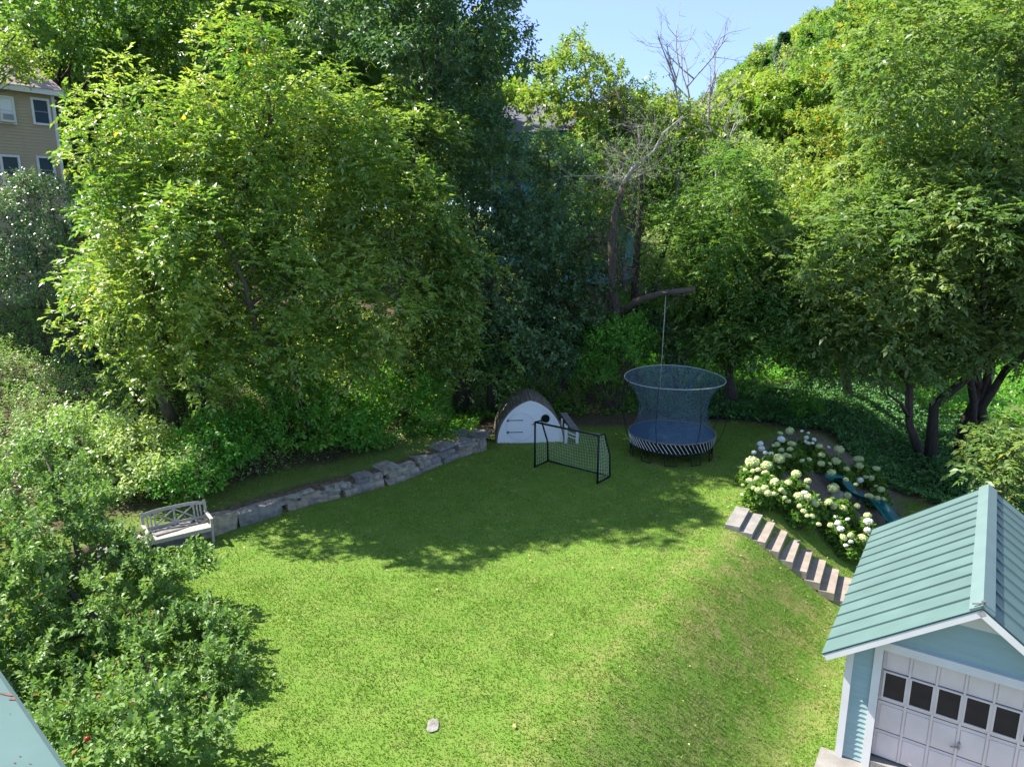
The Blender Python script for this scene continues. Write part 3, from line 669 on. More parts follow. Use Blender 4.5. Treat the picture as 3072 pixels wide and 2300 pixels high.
for zy in (572, 762):
    hz = kz(500, zy)[2]; hx = kz(390, zy)[0] - PHX; h = MB().box((hx, -0.022, hz), (0.06, 0.014, 0.09)); h.box((hx + 0.27, -0.022, hz), (0.50, 0.012, 0.026)); h.box((hx + 0.53, -0.022, hz), (0.035, 0.013, 0.04)); h.build('strap_hinge', M['iron'], dr)
hx, hz = kz(808, 637)[0] - PHX, kz(808, 637)[2]; h = MB().box((hx, -0.025, hz), (0.04, 0.02, 0.06)); h.bar((hx, -0.05, hz), (hx - 0.09, -0.05, hz), 0.018, 0.018); h.build('door_handle', M['steel'], dr)
wx, wz = kz(995, 555)[0] - PHX, kz(995, 555)[2]
wn = disc(wx, wz, 0.165, -0.008, 0.0, 28).build('round_window', M['glass'], PH); ring(wx, wz, 0.16, 0.195, -0.022, -0.002, 28).build('window_ring', M['white'], wn)
# white post counter beside it
PS = empty('play_counter', (2.16, 25.0, gz(2.16, 25.0))); tag(PS, 'small white post play counter with grey boards right of the arched playhouse', 'counter')
for x, y, hgt in ((-0.19, 0.03, 0.66), (0.21, 0.0, 0.42), (-0.30, 0.75, 0.72), (-0.2, 0.45, 0.6)): MB().box((x, y, hgt / 2), (0.10 if y < 0.1 else 0.06, 0.09, hgt)).build('post', M['white'], PS)
for z in (0.16, 0.30): MB().bar((-0.14, 0.02, z + 0.12), (0.16, 0.01, z), 0.04, 0.03).build('rail', M['white'], PS)
for k in range(3): MB().bar((-0.30 + k * 0.085, 1.25, 0.80), (0.10 + k * 0.085, 0.05, 0.45), 0.08, 0.03).build('board', M['grey_plank'], PS)

# ------------------------------------------------------------------ football goal
g0, g1, g2 = np.array([0.75, 22.37]), np.array([2.64, 20.89]), np.array([1.23, 22.96])
gd = g1 - g0; gL = np.linalg.norm(gd); gyaw = math.atan2(gd[1], gd[0])
GO = empty('football_goal', (g0[0], g0[1], 0), gyaw); tag(GO, 'small black framed football goal with pale net on the lawn', 'goal')
GH, gb, gt = 1.55, 0.75, 0.34
pr = 0.032
for x in (0, gL):
    MB().tube([(x, 0, 0), (x, 0, GH)], pr, 10).build('post', M['black'], GO, True)
    MB().tube([(x, 0, GH), (x, gt, GH - 0.02), (x, gb * 0.93, 0.75), (x, gb, 0.03)], pr * 0.9, 10).build('rear_post', M['black'], GO, True)
    MB().tube([(x, 0, 0.03), (x, gb, 0.03)], pr * 0.85, 8).build('ground_bar', M['black'], GO, True)
MB().tube([(0, 0, GH), (gL, 0, GH)], pr, 10).build('crossbar', M['black'], GO, True)
MB().tube([(0, gb, 0.03), (gL, gb, 0.03)], pr * 0.85, 8).build('ground_bar', M['black'], GO, True)
mb = MB(); prof = [(0.0, GH), (gt, GH - 0.04)] + [(gt + (gb - gt) * t ** 0.8 + 0.10 * math.sin(math.pi * t), (GH - 0.04) * (1 - t) + 0.04) for t in np.linspace(0.08, 1, 14)]
nv = 24
for i in range(nv + 1):
    x = gL * i / nv; sg = 0.05 * math.sin(math.pi * i / nv); mb.tube([(x, y, z - (sg if 0 < j < len(prof) - 1 else 0)) for j, (y, z) in enumerate(prof)], 0.0035, 3, False)
for j, (y, z) in enumerate(prof):
    mb.tube([(x, y + 0.06 * math.sin(math.pi * x / gL), z - 0.13 * math.sin(math.pi * x / gL) * (0 < j < len(prof) - 1)) for x in np.linspace(0, gL, 9)], 0.0035, 3, False)
mb.build('back_net', M['net_cord'], GO)
for x in (0, gL):
    mb = MB()
    for j in range(1, 13):
        z = GH * j / 13; ye = np.interp(-z, [-p[1] for p in prof], [p[0] for p in prof]); mb.tube([(x, 0, z), (x, ye * 0.5, z - 0.05), (x, ye, z)], 0.0035, 3, False)
    for j in range(1, 7):
        y = gb * j / 7; zt = np.interp(y, [p[0] for p in prof], [p[1] for p in prof]) if y > gt else GH - 0.03; mb.tube([(x, y, 0.03), (x, y, zt)], 0.0035, 3, False)
    mb.build('side_net', M['net_cord'], GO)

# ------------------------------------------------------------------ trampoline
TX, TY = 5.52, 23.75
TR = empty('trampoline', (TX, TY, gz(TX, TY))); tag(TR, 'round trampoline with blue mat and tall dark safety net on the lawn', 'trampoline')
ZM, ZF, RM, RF, ZT, RT = 0.80, 0.44, 1.46, 1.40, 2.72, 1.68
MB().add([(0, 0, ZM - 0.03)] + [(RM * math.cos(2 * math.pi * i / 64), RM * math.sin(2 * math.pi * i / 64), ZM) for i in range(64)], [(0, i + 1, (i + 1) % 64 + 1) for i in range(64)]).build('mat', M['navy'], TR, True)
circ = lambda r, z, n=64: [(r * math.cos(2 * math.pi * i / n), r * math.sin(2 * math.pi * i / n), z) for i in range(n + 1)]
MB().tube(circ(RM + 0.01, ZM), 0.022, 6, False).build('mat_rim', M['grey_plank'], TR, True)
MB().tube(circ(RF, ZF), 0.03, 8, False).build('frame_ring', M['black'], TR, True)
sk = MB(); n = 64
sk.add(circ(RM - 0.03, ZM - 0.03)[:n] + circ(RF - 0.04, ZF + 0.02)[:n], [(i, (i + 1) % n, (i + 1) % n + n, i + n) for i in range(n)]); sk.build('skirt', M['black'], TR, True)
rods = 64
rm = None
for k in range(rods):
    if rm is None: rm = MB().tube([(RF + 0.015, 0, ZF + 0.01), ((RM + 0.02) * math.cos(-0.15), (RM + 0.02) * math.sin(-0.15), ZM - 0.02)], 0.011, 6).mesh('rod')
    o = link('rod', rm, M['rod'], TR); o.rotation_euler = (0, 0, 2 * math.pi * k / rods)
for k in range(10):
    a0 = 2 * math.pi * (k + 0.15) / 10; P = []
    for da, z in ((-0.12, ZF), (-0.13, 0.03), (0.13, 0.03), (0.12, ZF)):
        P.append((RF * 1.0 * math.cos(a0 + da), RF * 1.0 * math.sin(a0 + da), z))
    MB().tube(P, 0.02, 6).build('leg', M['black'], TR, True)
nz = [(RM, ZM), (RM - 0.16, ZM + 0.28), (RM - 0.27, ZM + 0.62), (RM - 0.29, ZM + 0.95), (RM - 0.20, ZM + 1.3), (RM - 0.02, ZM + 1.6), (RT - 0.02, ZT)]
n = 96; vs = []
wob = lambda i: 0.055 * math.sin(2 * math.pi * i / n) - 0.03 * math.cos(2 * 2 * math.pi * i / n)
for j, (r, z) in enumerate(nz):
    for i in range(n):
        a = 2 * math.pi * i / n; rr = r - (0.05 * (1 - abs(math.cos(4 * a))) if 0 < j < 6 else 0); vs.append((rr * math.cos(a), rr * math.sin(a), z + (wob(i) if j == 6 else 0)))
MB().add(vs, [(j * n + i, j * n + (i + 1) % n, (j + 1) * n + (i + 1) % n, (j + 1) * n + i) for j in range(6) for i in range(n)]).build('safety_net', M['net'], TR, True)
MB().tube([(RT * math.cos(2 * math.pi * i / n), RT * math.sin(2 * math.pi * i / n), ZT + wob(i)) for i in range(n + 1)], 0.013, 6, False).build('net_hoop', M['hoop'], TR, True)
for k in range(8):
    a = 2 * math.pi * (k + 0.35) / 8; P = [(RF * math.cos(a), RF * math.sin(a), ZF)]
    for t in np.linspace(0.15, 1, 7): r = RF + 0.28 * t + 0.30 * math.sin(math.pi * t ** 0.8); P.append((r * math.cos(a), r * math.sin(a), ZF + (ZT - ZF) * t))
    MB().tube(P, 0.012, 5).build('net_pole', M['black'], TR, True)
for k in range(4):
    a = 2 * math.pi * (k + 0.6) / 4; MB().tube([((r - 0.01) * math.cos(a), (r - 0.01) * math.sin(a), z) for r, z in nz[3:]], 0.012, 4).build('net_strap', M['navy'], TR)

# ------------------------------------------------------------------ slide, boulder, lawn stone, roof corner
def chute(path, wd=0.5, hs=0.16, t=0.02):
    mb = MB(); n = len(path); k = 11; vs = []
    for i, p in enumerate(path):
        p = Vector(p); d = (Vector(path[min(i + 1, n - 1)]) - Vector(path[max(i - 1, 0)])).normalized(); sd = d.cross(Vector((0, 0, 1))).normalized(); u = sd.cross(d)
        for j in range(k):
            s = -1 + 2 * j / (k - 1); hh = hs * max(0, (abs(s) - 0.45) / 0.4) ** 1.5 if abs(s) < 0.85 else hs * (1.0 - (abs(s) - 0.85) * 1.2)
            vs.append(p + sd * s * wd / 2 + u * hh)
    fs = [(i * k + j, i * k + j + 1, (i + 1) * k + j + 1, (i + 1) * k + j) for i in range(n - 1) for j in range(k - 1)]
    m2 = len(vs); vs2 = [v - Vector((0, 0, t)) for v in vs]
    mb.add(vs + vs2, fs + [tuple(x + m2 for x in f[::-1]) for f in fs]); return mb
sp = [hit(*S(*p), 0.34) for p in [(985, 745), (1050, 762), (1110, 820), (1175, 878), (1260, 910), (1330, 950), (1390, 1010), (1470, 1065)]]
sp = np.array(sp); tt = np.linspace(0, len(sp) - 1, 30)
ctr = np.stack([np.interp(tt, range(len(sp)), sp[:, j]) for j in range(3)], 1)
for _ in range(4): ctr[1:-1] = (ctr[:-2] + 2 * ctr[1:-1] + ctr[2:]) / 4
ctr[:, 2] = np.linspace(ctr[0, 2] + 0.05, ctr[-1, 2], 30) + 0.08 * np.sin(np.linspace(0, 9.5, 30))
for i in range(30): ctr[i, 2] = max(ctr[i, 2], gz(ctr[i, 0], ctr[i, 1]) + 0.2)
o0 = ctr[15].copy(); o0[2] = gz(*o0[:2])
SLD = empty('garden_slide', o0); tag(SLD, 'wavy green plastic slide running down between the hydrangeas', 'slide')
chute([tuple(p - o0) for p in ctr]).build('chute', M['slide'], SLD, True)
for i in (2, 14, 27): c = ctr[i] - o0; MB().tube([(c[0], c[1], gz(ctr[i, 0], ctr[i, 1]) - o0[2] - 0.1), (c[0], c[1], c[2] - 0.03)], 0.04, 8).build('support', M['slide'], SLD, True)
def boulder(name, label, c, dims, mt, cat, seed, flat=1.0):
    r_ = random.Random(seed); bm = bmesh.new(); bmesh.ops.create_icosphere(bm, subdivisions=3, radius=1)
    ph = [r_.uniform(0, 6) for _ in range(6)]
    for v in bm.verts:
        k = 1 + 0.12 * math.sin(3 * v.co.x + ph[0]) + 0.1 * math.sin(4 * v.co.y + ph[1]) + 0.08 * math.sin(5 * v.co.z + ph[2]) + r_.uniform(-0.04, 0.04)
        v.co = Vector((v.co.x * dims[0] * k, v.co.y * dims[1] * k, v.co.z * dims[2] * k))
    me = bpy.data.meshes.new(name); bm.to_mesh(me); bm.free(); o = link(name, me, M[mt]); o.location = c; tag(o, label, cat); return o
p = hit(*S(1040, 885)); boulder('boulder', 'grey boulder half hidden by hydrangeas beside the green slide', (p[0], p[1], p[2] + 0.06), (0.34, 0.26, 0.22), 'slate', 'rock', 3)
p = hit(1300, 2178); boulder('flat_stone', 'small pale flat stone lying bare in the middle of the sunny lawn', (p[0], p[1], p[2] + 0.02), (0.10, 0.16, 0.012), 'slate', 'stone', 5)
# corner of a lower metal roof of the house the view is taken from
RZ = 4.2; c1, c2 = at_z(0, 2030, RZ), at_z(183, 2300, RZ); e = (c2 - c1)[:2]; e /= np.linalg.norm(e); inn = np.array([-e[1], e[0]]); inn = inn if inn[0] < 0 else -inn
HW = empty('house_wing', (c1[0], c1[1], 0)); tag(HW, 'teal metal roof corner of the house at the lower left edge', 'house')
pt = lambda a, b, z: (e[0] * a + inn[0] * b, e[1] * a + inn[1] * b, z)
A0, A1 = -1.6, 3.2
def slab(a0, a1, b0, b1, z0, z1, rise=0.0, th=0.05):
    P = [pt(a0, b0, z0), pt(a1, b0, z0), pt(a1, b1, z1), pt(a0, b1, z1)]; Q = [(x, y, z - th) for x, y, z in P]
    return MB().add(P + Q, [(0, 1, 2, 3), (7, 6, 5, 4), (0, 4, 5, 1), (1, 5, 6, 2), (2, 6, 7, 3), (3, 7, 4, 0)])
rfm = slab(A0, A1, 0, 3.4, RZ, RZ + 0.9).build('roof', M['teal_roof'], HW)
for a in (-1.1, -0.1, 1.7, 2.6): slab(a, a + 0.025, 0.0, 3.4, RZ + 0.03, RZ + 0.93, th=0.03).build('roof_rib', M['teal_roof'], rfm)
slab(A0, A1, -0.025, 0.0, RZ + 0.005, RZ + 0.005, th=0.14).build('fascia', M['dark_teal'], HW)
slab(A0 + 0.3, A1, 0.35, 3.3, RZ - 0.08, RZ - 0.08, th=RZ + 0.2).build('wall', M['teal_siding'], HW)
def roof_px(px, py):                               # point of the roof sheet under a pixel, in the wing's coordinates
    z = RZ
    for _ in range(6): p = at_z(px, py, z); b = float((p[:2] - c1[:2]) @ inn); z = RZ + b * 0.9 / 3.4
    return p[0] - c1[0], p[1] - c1[1], z + 0.006
for px_, py_, sx, sy in ((20, 2082, 0.09, 0.022), (38, 2096, 0.03, 0.03), (60, 2268, 0.008, 0.008), (44, 2288, 0.012, 0.008), (90, 2290, 0.012, 0.006), (30, 2140, 0.006, 0.006)):
    x, y, z = roof_px(px_, py_); P = []
    for k in range(11): a = 2 * math.pi * k / 11; f = random.uniform(0.6, 1.1); dx, dy = sx * f * math.cos(a), sy * f * math.sin(a); P.append((x + dx, y + dy, z + (dx * inn[0] + dy * inn[1]) * 0.9 / 3.4))
    MB().add(P, [tuple(range(11))]).build('rust_patch', M['rust'], rfm)

# ------------------------------------------------------------------ tan house up the bank
hc = np.array([-18.4, 30.6]); hd = -GV; hyaw = math.atan2(-hd[1], -hd[0])
H = empty('tan_house', (hc[0], hc[1], gz(*hc) - 0.5), hyaw); tag(H, 'tan sided two storey house with white trimmed windows up the bank', 'house')
# local x runs along the facade to its far corner at x=0, facade faces -y
def hloc(px, py):                                  # facade plane hit in local coordinates
    r = ray(px, py); nrm = np.array([GU[0], GU[1], 0.0]); t = (np.array([hc[0], hc[1], 0]) @ nrm) / (r @ nrm); p = r * t
    return float((p[:2] - hc) @ GV), CAM_H + p[2] - H.location.z
HL = 5.2; ev = hloc(150, 285)[1]
MB().box((-HL / 2, 4.0, ev / 2), (HL, 8.0 - 0.06, ev)).build('wall', M['tan_siding'], H)
hw = [o for o in H.children][0]
z = 0.0; cm = clap(-HL, -0.1, 0, 0.118, 0.0).mesh('clapboard')
while z < ev - 0.1: o = link('clapboard', cm, M['tan_siding'], hw); o.location = (0, 0.03 - 0.0, z); z += 0.118
MB().box((-0.05, 0.0, ev / 2), (0.12, 0.07, ev)).build('corner_board', M['white'], H)
MB().box((-HL / 2, -0.28, ev + 0.05), (HL + 0.6, 0.04, 0.20)).build('fascia', M['white'], H)
MB().box((-HL / 2, -0.12, ev - 0.02), (HL + 0.5, 0.34, 0.03)).build('soffit', M['tan_siding'], H)
rr = MB().add([(-HL - 0.3, -0.32, ev + 0.15), (0.3, -0.32, ev + 0.15), (0.3, 4, ev + 2.6), (-HL - 0.3, 4, ev + 2.6), (0.3, 8.3, ev + 0.15), (-HL - 0.3, 8.3, ev + 0.15)], [(0, 1, 2, 3), (3, 2, 4, 5), (0, 3, 5), (1, 4, 2)]).build('roof', M['shingle'], H)
k = 0
for q in range(18):
    y = -0.32 + 0.24 * q; MB().box((-HL / 2, y + 0.12, ev + 0.155 + (y + 0.32) * 0.567 + 0.07), (HL + 0.58, 0.25, 0.012), Matrix.Rotation(math.atan(0.567), 3, 'X')).build('shingle_course', M['shingle'], rr)
def window(cx, cz, wd, ht, parent, y, blind=False, ac=False, trim='white'):
    wn = MB().box((cx, y - 0.005, cz), (wd, 0.02, ht)).build('window', M['curtain'] if blind else M['blue_glass'], parent)
    f = MB(); t = 0.085
    for sx in (-1, 1): f.box((cx + sx * (wd / 2 + t / 2), y - 0.03, cz), (t, 0.06, ht + 2 * t))
    for sz in (-1, 1): f.box((cx, y - 0.03, cz + sz * (ht / 2 + t / 2)), (wd, 0.06, t))
    f.build('frame', M[trim], wn); MB().box((cx, y - 0.022, cz), (wd, 0.03, 0.04)).build('sash_bar', M['steel'] if not blind else M['white'], wn)
    if not blind: MB().box((cx, y - 0.018, cz + ht / 4), (wd - 0.02, 0.004, ht / 2 - 0.05)).build('pane', M['blue_glass'], wn)
    if ac:
        MB().box((cx - 0.05, y - 0.14, cz - ht / 4 - 0.08), (0.5, 0.3, 0.33)).build('air_conditioner', M['ac_white'], wn); MB().box((cx - 0.05, y - 0.294, cz - ht / 4 - 0.06), (0.36, 0.01, 0.2)).build('grille', M['steel'], wn)
for (tl, br_, bl_, ac) in (((96, 299), (148, 372), False, False), ((-10, 292), (42, 368), True, True), ((4, 470), (62, 551), False, False), ((114, 474), (164, 548), False, False)):
    x0, z1 = hloc(*tl); x1, z0 = hloc(*br_); window((x0 + x1) / 2, (z0 + z1) / 2, x1 - x0, z1 - z0, H, -0.0, bl_, ac)

# ------------------------------------------------------------------ turquoise house seen through the trees
bx, by = 2.6, 47.0
BH = empty('turquoise_house', (bx, by, gz(bx, by) - 0.5), R(-20)); tag(BH, 'turquoise house with white trim glimpsed through the trees behind', 'house')
bz = float(at_y(1650, 395, by)[2]) - BH.location.z
bw = lap_wall(-4.2, 4.2, 0, bz, 0, 0.14).build('wall', M['blue_siding'], BH); MB().box((0, 3.6, bz / 2), (8.4, 7.1, bz)).build('wall_shell', M['blue_siding'], BH)
MB().add([(-4.6, -0.4, bz), (4.6, -0.4, bz), (4.6, 3.6, bz + 2.2), (-4.6, 3.6, bz + 2.2), (4.6, 7.6, bz), (-4.6, 7.6, bz)], [(0, 1, 2, 3), (3, 2, 4, 5), (0, 3, 5), (1, 4, 2), (0, 5, 4, 1)]).build('roof', M['slate_roof'], BH)
for x in (-4.15, 4.15): MB().box((x, -0.03, bz / 2), (0.14, 0.08, bz)).build('corner_board', M['white'], BH)
MB().box((0, -0.05, 0.45 * bz), (8.1, 0.1, 0.18)).build('trim_band', M['white'], BH)
for x in (-2.6, -0.6, 1.4, 3.0):
    for z in (0.26 * bz, 0.66 * bz, 0.88 * bz): window(x, z, 0.85, 1.3, BH, -0.02)
# ------------------------------------------------------------------ hydrangeas
FL = [(685,362,28,0),(613,381,22,0),(778,363,9,1),(828,378,9,1),(622,427,26,1),(813,414,18,1),(806,442,14,1),(871,428,16,1),(827,456,15,1),(861,455,13,1),(702,463,28,0),(590,466,24,0),(562,474,16,0),(912,480,24,0),(983,485,9,1),(1062,505,35,0),(460,458,20,1),(471,497,22,1),(412,528,18,1),(499,530,20,1),(546,539,20,1),(385,562,12,1),(401,600,40,0),(605,573,36,0),(510,625,42,0),(346,663,18,0),(405,669,16,0),(446,658,18,0),(500,685,26,0),(620,508,22,0),(688,500,22,0),(655,545,18,0),(682,553,18,0),(780,590,20,0),(834,578,18,0),(930,545,26,0),(1036,592,34,0),(992,612,14,0),(1207,580,32,0),(1218,628,30,0),(1348,648,22,0),(925,612,28,0),(1005,680,34,0),(1120,655,24,0),(1265,715,16,0),(1222,738,22,1),(1308,722,24,0),(1192,770,18,0),(1346,785,16,0),(1383,810,24,0),(1117,735,18,0),(1294,860,24,0),(1358,875,22,0),(1402,882,16,0),(735,692,30,0),(553,712,20,0),(570,752,30,0),(383,745,34,0),(436,730,20,0),(494,802,28,0),(409,797,20,0),(444,815,22,0),(328,775,12,0),(520,838,24,0),(562,842,20,0),(619,812,20,0),(644,836,18,0),(648,872,16,0),(673,898,18,0),(675,757,26,0),(824,744,26,0),(766,775,12,1),(817,790,16,1),(800,835,22,1),(757,862,32,0),(823,866,30,0),(1020,800,38,0),(1125,857,30,0),(873,915,34,0),(760,937,18,0),(793,975,24,0),(983,905,28,0),(1018,938,26,0),(1095,952,26,0),(820,1010,16,0),(857,1013,22,0),(1037,1020,18,1),(1054,1066,22,1),(1071,1110,26,1),(1000,1082,22,0),(908,1075,18,0),(1128,1036,14,1),(1285,1055,32,1),(1281,1008,24,0),(1280,1120,26,1),(1153,1160,26,0),(1098,1175,28,0),(1154,1208,18,1),(1115,1236,16,1),(1240,1180,28,0),(1200,935,20,0)]
BU = [(400,640),(500,740),(440,790),(610,480),(690,470),(820,440),(540,580),(760,560),(920,540),(1040,590),(1110,680),(1220,640),(1330,700),(1370,830),(600,800),(710,760),(790,820),(860,900),(780,950),(1000,920),(1090,930),(1050,1070),(1150,1180),(1270,1070)]
BL_ = ['with a lone lime bloom by the lawn','at the lawn side tip of the bed','low on the lawn edge of the bed','at the back tip of the bed','behind the bare mulch, tall with cream blooms','with a ring of white blooms by the ivy','with white blooms facing the trampoline','short, beside the bare mulch patch','just behind the mulch patch with lime blooms','with one very large lime bloom by the ivy','above the head of the green slide','tall with two stacked lime blooms behind the slide','at the ivy side end of the back row','nearest the brown grass at the back row end','on the lawn edge below the mulch patch','with cream blooms before the mulch patch','with a white bloom between two cream ones','in the front row facing the steps','low at the front edge above the steps','beside the boulder near the slide','between the slide and the steps','with three white blooms above the lower steps','lowest, with small white blooms by the garage roof','with big white blooms touching the garage roof edge']
fpos = []
for fx, fy, fr, wh in FL:
    hh = 0.78 + 0.1 * math.sin(fx * 0.7 + fy); p = hit(*S(fx, fy), hh); fpos.append((p, fr * 0.3926 * np.linalg.norm(p - [0, 0, CAM_H]) / F_PX, wh, hh))
bpos = [hit(*S(*b), 0.6)[:2] for b in BU]
def flower_mesh(seed):
    r_ = np.random.default_rng(seed); n = 190; V_ = []
    i = np.arange(n) + 0.5; ph = np.arccos(1 - 1.75 * i / n); th = math.pi * (1 + 5 ** 0.5) * i
    d = np.stack([np.cos(th) * np.sin(ph), np.sin(th) * np.sin(ph), np.cos(ph)], 1)
    rad = 0.93 + 0.12 * r_.random((n, 1)); c = d * rad * [1, 1, 0.88]
    nn = unit(d + r_.normal(0, 0.35, (n, 3))); t1 = unit(np.cross(nn, r_.normal(0, 1, (n, 3)))); t2 = np.cross(nn, t1); s = 0.17
    Q = np.stack([c + t1 * s, c + t2 * s, c - t1 * s, c - t2 * s], 1).reshape(-1, 3)
    bm = bmesh.new(); bmesh.ops.create_icosphere(bm, subdivisions=2, radius=0.9); core = bpy.data.meshes.new('c'); bm.to_mesh(core); bm.free()
    vs = [tuple(v) for v in Q]; fs = [tuple(range(4 * k, 4 * k + 4)) for k in range(n)]; k0 = len(vs)
    vs += [(v.co.x, v.co.y, v.co.z * 0.86) for v in core.vertices]; fs += [tuple(x + k0 for x in p.vertices) for p in core.polygons]
    me = bpy.data.meshes.new('flower_head'); me.from_pydata(vs, [], fs); return me
FM = {0: [], 1: []}
for wh in (0, 1):
    for k in range(3): me = flower_mesh(k + 10 * wh); me.materials.append(M['fl_white' if wh else 'fl_lime']); FM[wh].append(me)
bushes = []
for (x, y), lb in zip(bpos, BL_):
    z = gz(x, y); o = empty('hydrangea_bush', (x, y, z)); tag(o, 'hydrangea bush ' + lb, 'bush', 'hydrangea bushes round the mulch bed'); bushes.append(o)
    n = 230; r_ = np.sqrt(rng.random(n)) * 0.43; th = rng.random(n) * 6.28; zt = 0.12 + (0.68 - 0.55 * (r_ / 0.43) ** 2) * rng.random(n) ** 0.45
    P = np.stack([r_ * np.cos(th), r_ * np.sin(th), zt], 1); lv = Leaves()
    out = np.stack([np.cos(th), np.sin(th), np.zeros(n)], 1)
    twig(lv, P, unit(out * 0.7 + UP * 0.8 + rng.normal(0, 0.3, (n, 3))), 0.13, 0.085, 4, 0.12, 0.25, 0.03)
    link('foliage', lv.mesh('foliage'), LM['hydrangea'], o); NTRI[0] += 2 * lv.count()
    mb = MB()
    for k in range(7): a = rng.random() * 6.28; mb.tube([(0.05 * math.cos(a), 0.05 * math.sin(a), -0.05), (0.3 * math.cos(a), 0.3 * math.sin(a), 0.6)], [0.012, 0.006], 5)
    mb.build('stem', M['bark'], o)
for i, (p, r_, wh, hh) in enumerate(fpos):
    j = int(np.argmin([np.hypot(*(p[:2] - b)) for b in bpos])); o = bushes[j]
    f = link('flower_head', FM[wh][i % 3], None, o); f.location = Vector(p) - o.location; s = min(max(r_, 0.05), 0.17) * rng.uniform(0.85, 1.15); f.scale = (s * rng.uniform(0.9, 1.1), s, s * rng.uniform(0.75, 1.0)); f.rotation_euler = (rng.normal(0, 0.25), rng.normal(0, 0.25), rng.random() * 6)

# ------------------------------------------------------------------ trees: the light green clump on the bank
BXK = dict(style='compound', lm='boxelder', group='light green trees on the bank', rc=0.85, dens=7.5, K=4, ln=0.165, wr=0.46, Lr=0.40, droop=0.24, tall=1.4, yel=0.04, fill=0.62, jitter=(0.7, 1.15), lobes=9, core=0.68, nlimb=14)
tree('boxelder_tree', 'tall light green tree with a narrow top above its neighbours', [pe(800, 290, 125, 210, 22.6), pe(830, 570, 240, 210, 22.6)], base=(-7.6, 22.8), **BXK)
tree('boxelder_tree', 'broad light green tree hiding the right side of the tan house', [pe(520, 440, 210, 200, 21.5), pe(455, 660, 175, 180, 21)], base=(-10.6, 21.8), **BXK)
tree('boxelder_tree', 'light green tree leaning over the arched playhouse side', [pe(1170, 650, 200, 280, 24.2), pe(1270, 900, 170, 190, 25), pe(1300, 1080, 150, 110, 25.6)], base=(-4.0, 25.4), **{**BXK, 'lm': 'boxelder_b'})
tree('boxelder_tree', 'yellow flecked light green tree in the middle of the bank clump', [pe(640, 810, 280, 210, 21), pe(930, 870, 260, 220, 22), pe(770, 1060, 220, 130, 21.2), pe(1050, 1090, 190, 130, 23.4)], base=(-6.6, 22.6), **BXK)
tree('boxelder_tree', 'small light green tree low above the grey glossy shrubs', [pe(480, 960, 200, 150, 22), pe(560, 1080, 180, 90, 21.2)], base=(-11.0, 22.9), **{**BXK, 'stems': 3})
tree('boxelder_tree', 'light green tree between the tall narrow one and the dark maple', [pe(1060, 430, 165, 180, 25.5), pe(1120, 640, 170, 130, 27.5)], base=(-5.6, 26), **BXK)
# dark maples
DK = dict(style='twig', lm='dark', group='dark maples behind the bank', rc=0.8, dens=6, n=9, ln=0.19, Lt=0.5, yel=0.004, nlimb=14, bark='dark_bark')
tree('maple_tree', 'very tall dark maple standing against the sky in the middle', [pe(1330, 130, 250, 250, 28.5), pe(1440, 470, 200, 230, 28.5), pe(1180, 40, 240, 190, 29.5), pe(1290, -230, 240, 260, 28.5)], base=(-2.2, 29), rtrunk=0.3, **DK)
tree('maple_tree', 'dark maple above the arched playhouse', [pe(1480, 820, 200, 260, 28.2), pe(1570, 700, 120, 150, 29), pe(1480, 1020, 200, 110, 27.9)], base=(-0.8, 28.8), rtrunk=0.22, **DK)
tree('maple_tree', 'dark maple hiding the turquoise house front', [pe(1640, 480, 120, 130, 36), pe(1700, 740, 120, 170, 33), pe(1800, 770, 80, 110, 33.5)], base=(2.2, 36), rtrunk=0.2, **{**DK, 'fill': 0.95, 'lobes': 6})
tree('maple_tree', 'low dark maple closing the gap left of the dead tree', [pe(1700, 900, 130, 140, 30.8), pe(1600, 1000, 130, 100, 29.6), pe(1790, 980, 90, 90, 30.8)], base=(2.2, 31), rtrunk=0.12, **DK)
MK = dict(style='twig', lm='mid', rc=0.95, dens=3.6, n=9, ln=0.25, Lt=0.55, nlimb=14, bark='dark_bark', group='tall trees behind the bank')
tree('ash_tree', 'tall mid green tree with a thick dark trunk above the light green clump', [pe(620, 70, 260, 190, 36), pe(880, 100, 190, 200, 37), pe(760, -200, 330, 230, 37), pe(700, 330, 260, 160, 36), pe(800, 570, 330, 150, 34), pe(450, 560, 200, 150, 35)], base=(-15.0, 36.5), rtrunk=0.42, **MK)
tree('ash_tree', 'tall mid green tree over the tan house roof', [pe(290, 110, 260, 150, 35), pe(60, 30, 160, 110, 36)], base=(-20.5, 38.5), rtrunk=0.35, **MK)
tree('ash_tree', 'yellow green tree hanging over the tan house eave', [pe(20, 190, 130, 80, 27)], base=(-24.5, 23.5), rtrunk=0.16, **{**MK, 'lm': 'yellow', 'rc': 0.6, 'dens': 8, 'ln': 0.14})
# behind the goal and the trampoline
tree('maple_tree', 'yellow green maple against the sky beside the tall dark maple', [pe(1760, 290, 150, 140, 46), pe(1950, 400, 170, 130, 46), pe(1850, 560, 220, 200, 45)], base=(7.0, 46), rtrunk=0.28, style='twig', lm='yellow', rc=1.0, dens=3.5, n=9, ln=0.28, Lt=0.55, bark='bark', group='maples beyond the garden')
tree('maple_tree', 'dark leafy tree right behind the trampoline', [pe(2190, 790, 190, 260, 30), pe(2330, 1000, 200, 150, 29), pe(2110, 960, 110, 130, 30)], base=(9.8, 30.6), rtrunk=0.2, style='compound', lm='mid', rc=0.65, dens=6, K=4, ln=0.2, Lr=0.44, tall=1.1, group='trees right of the trampoline')
tree('maple_tree', 'bright green tree in the gap right of the dead tree', [pe(2330, 640, 150, 170, 40), pe(2150, 560, 120, 140, 44), pe(2120, 760, 160, 150, 40)], base=(14.5, 41), rtrunk=0.2, style='twig', lm='pale', rc=0.8, dens=5, n=8, ln=0.2, group='trees right of the trampoline')
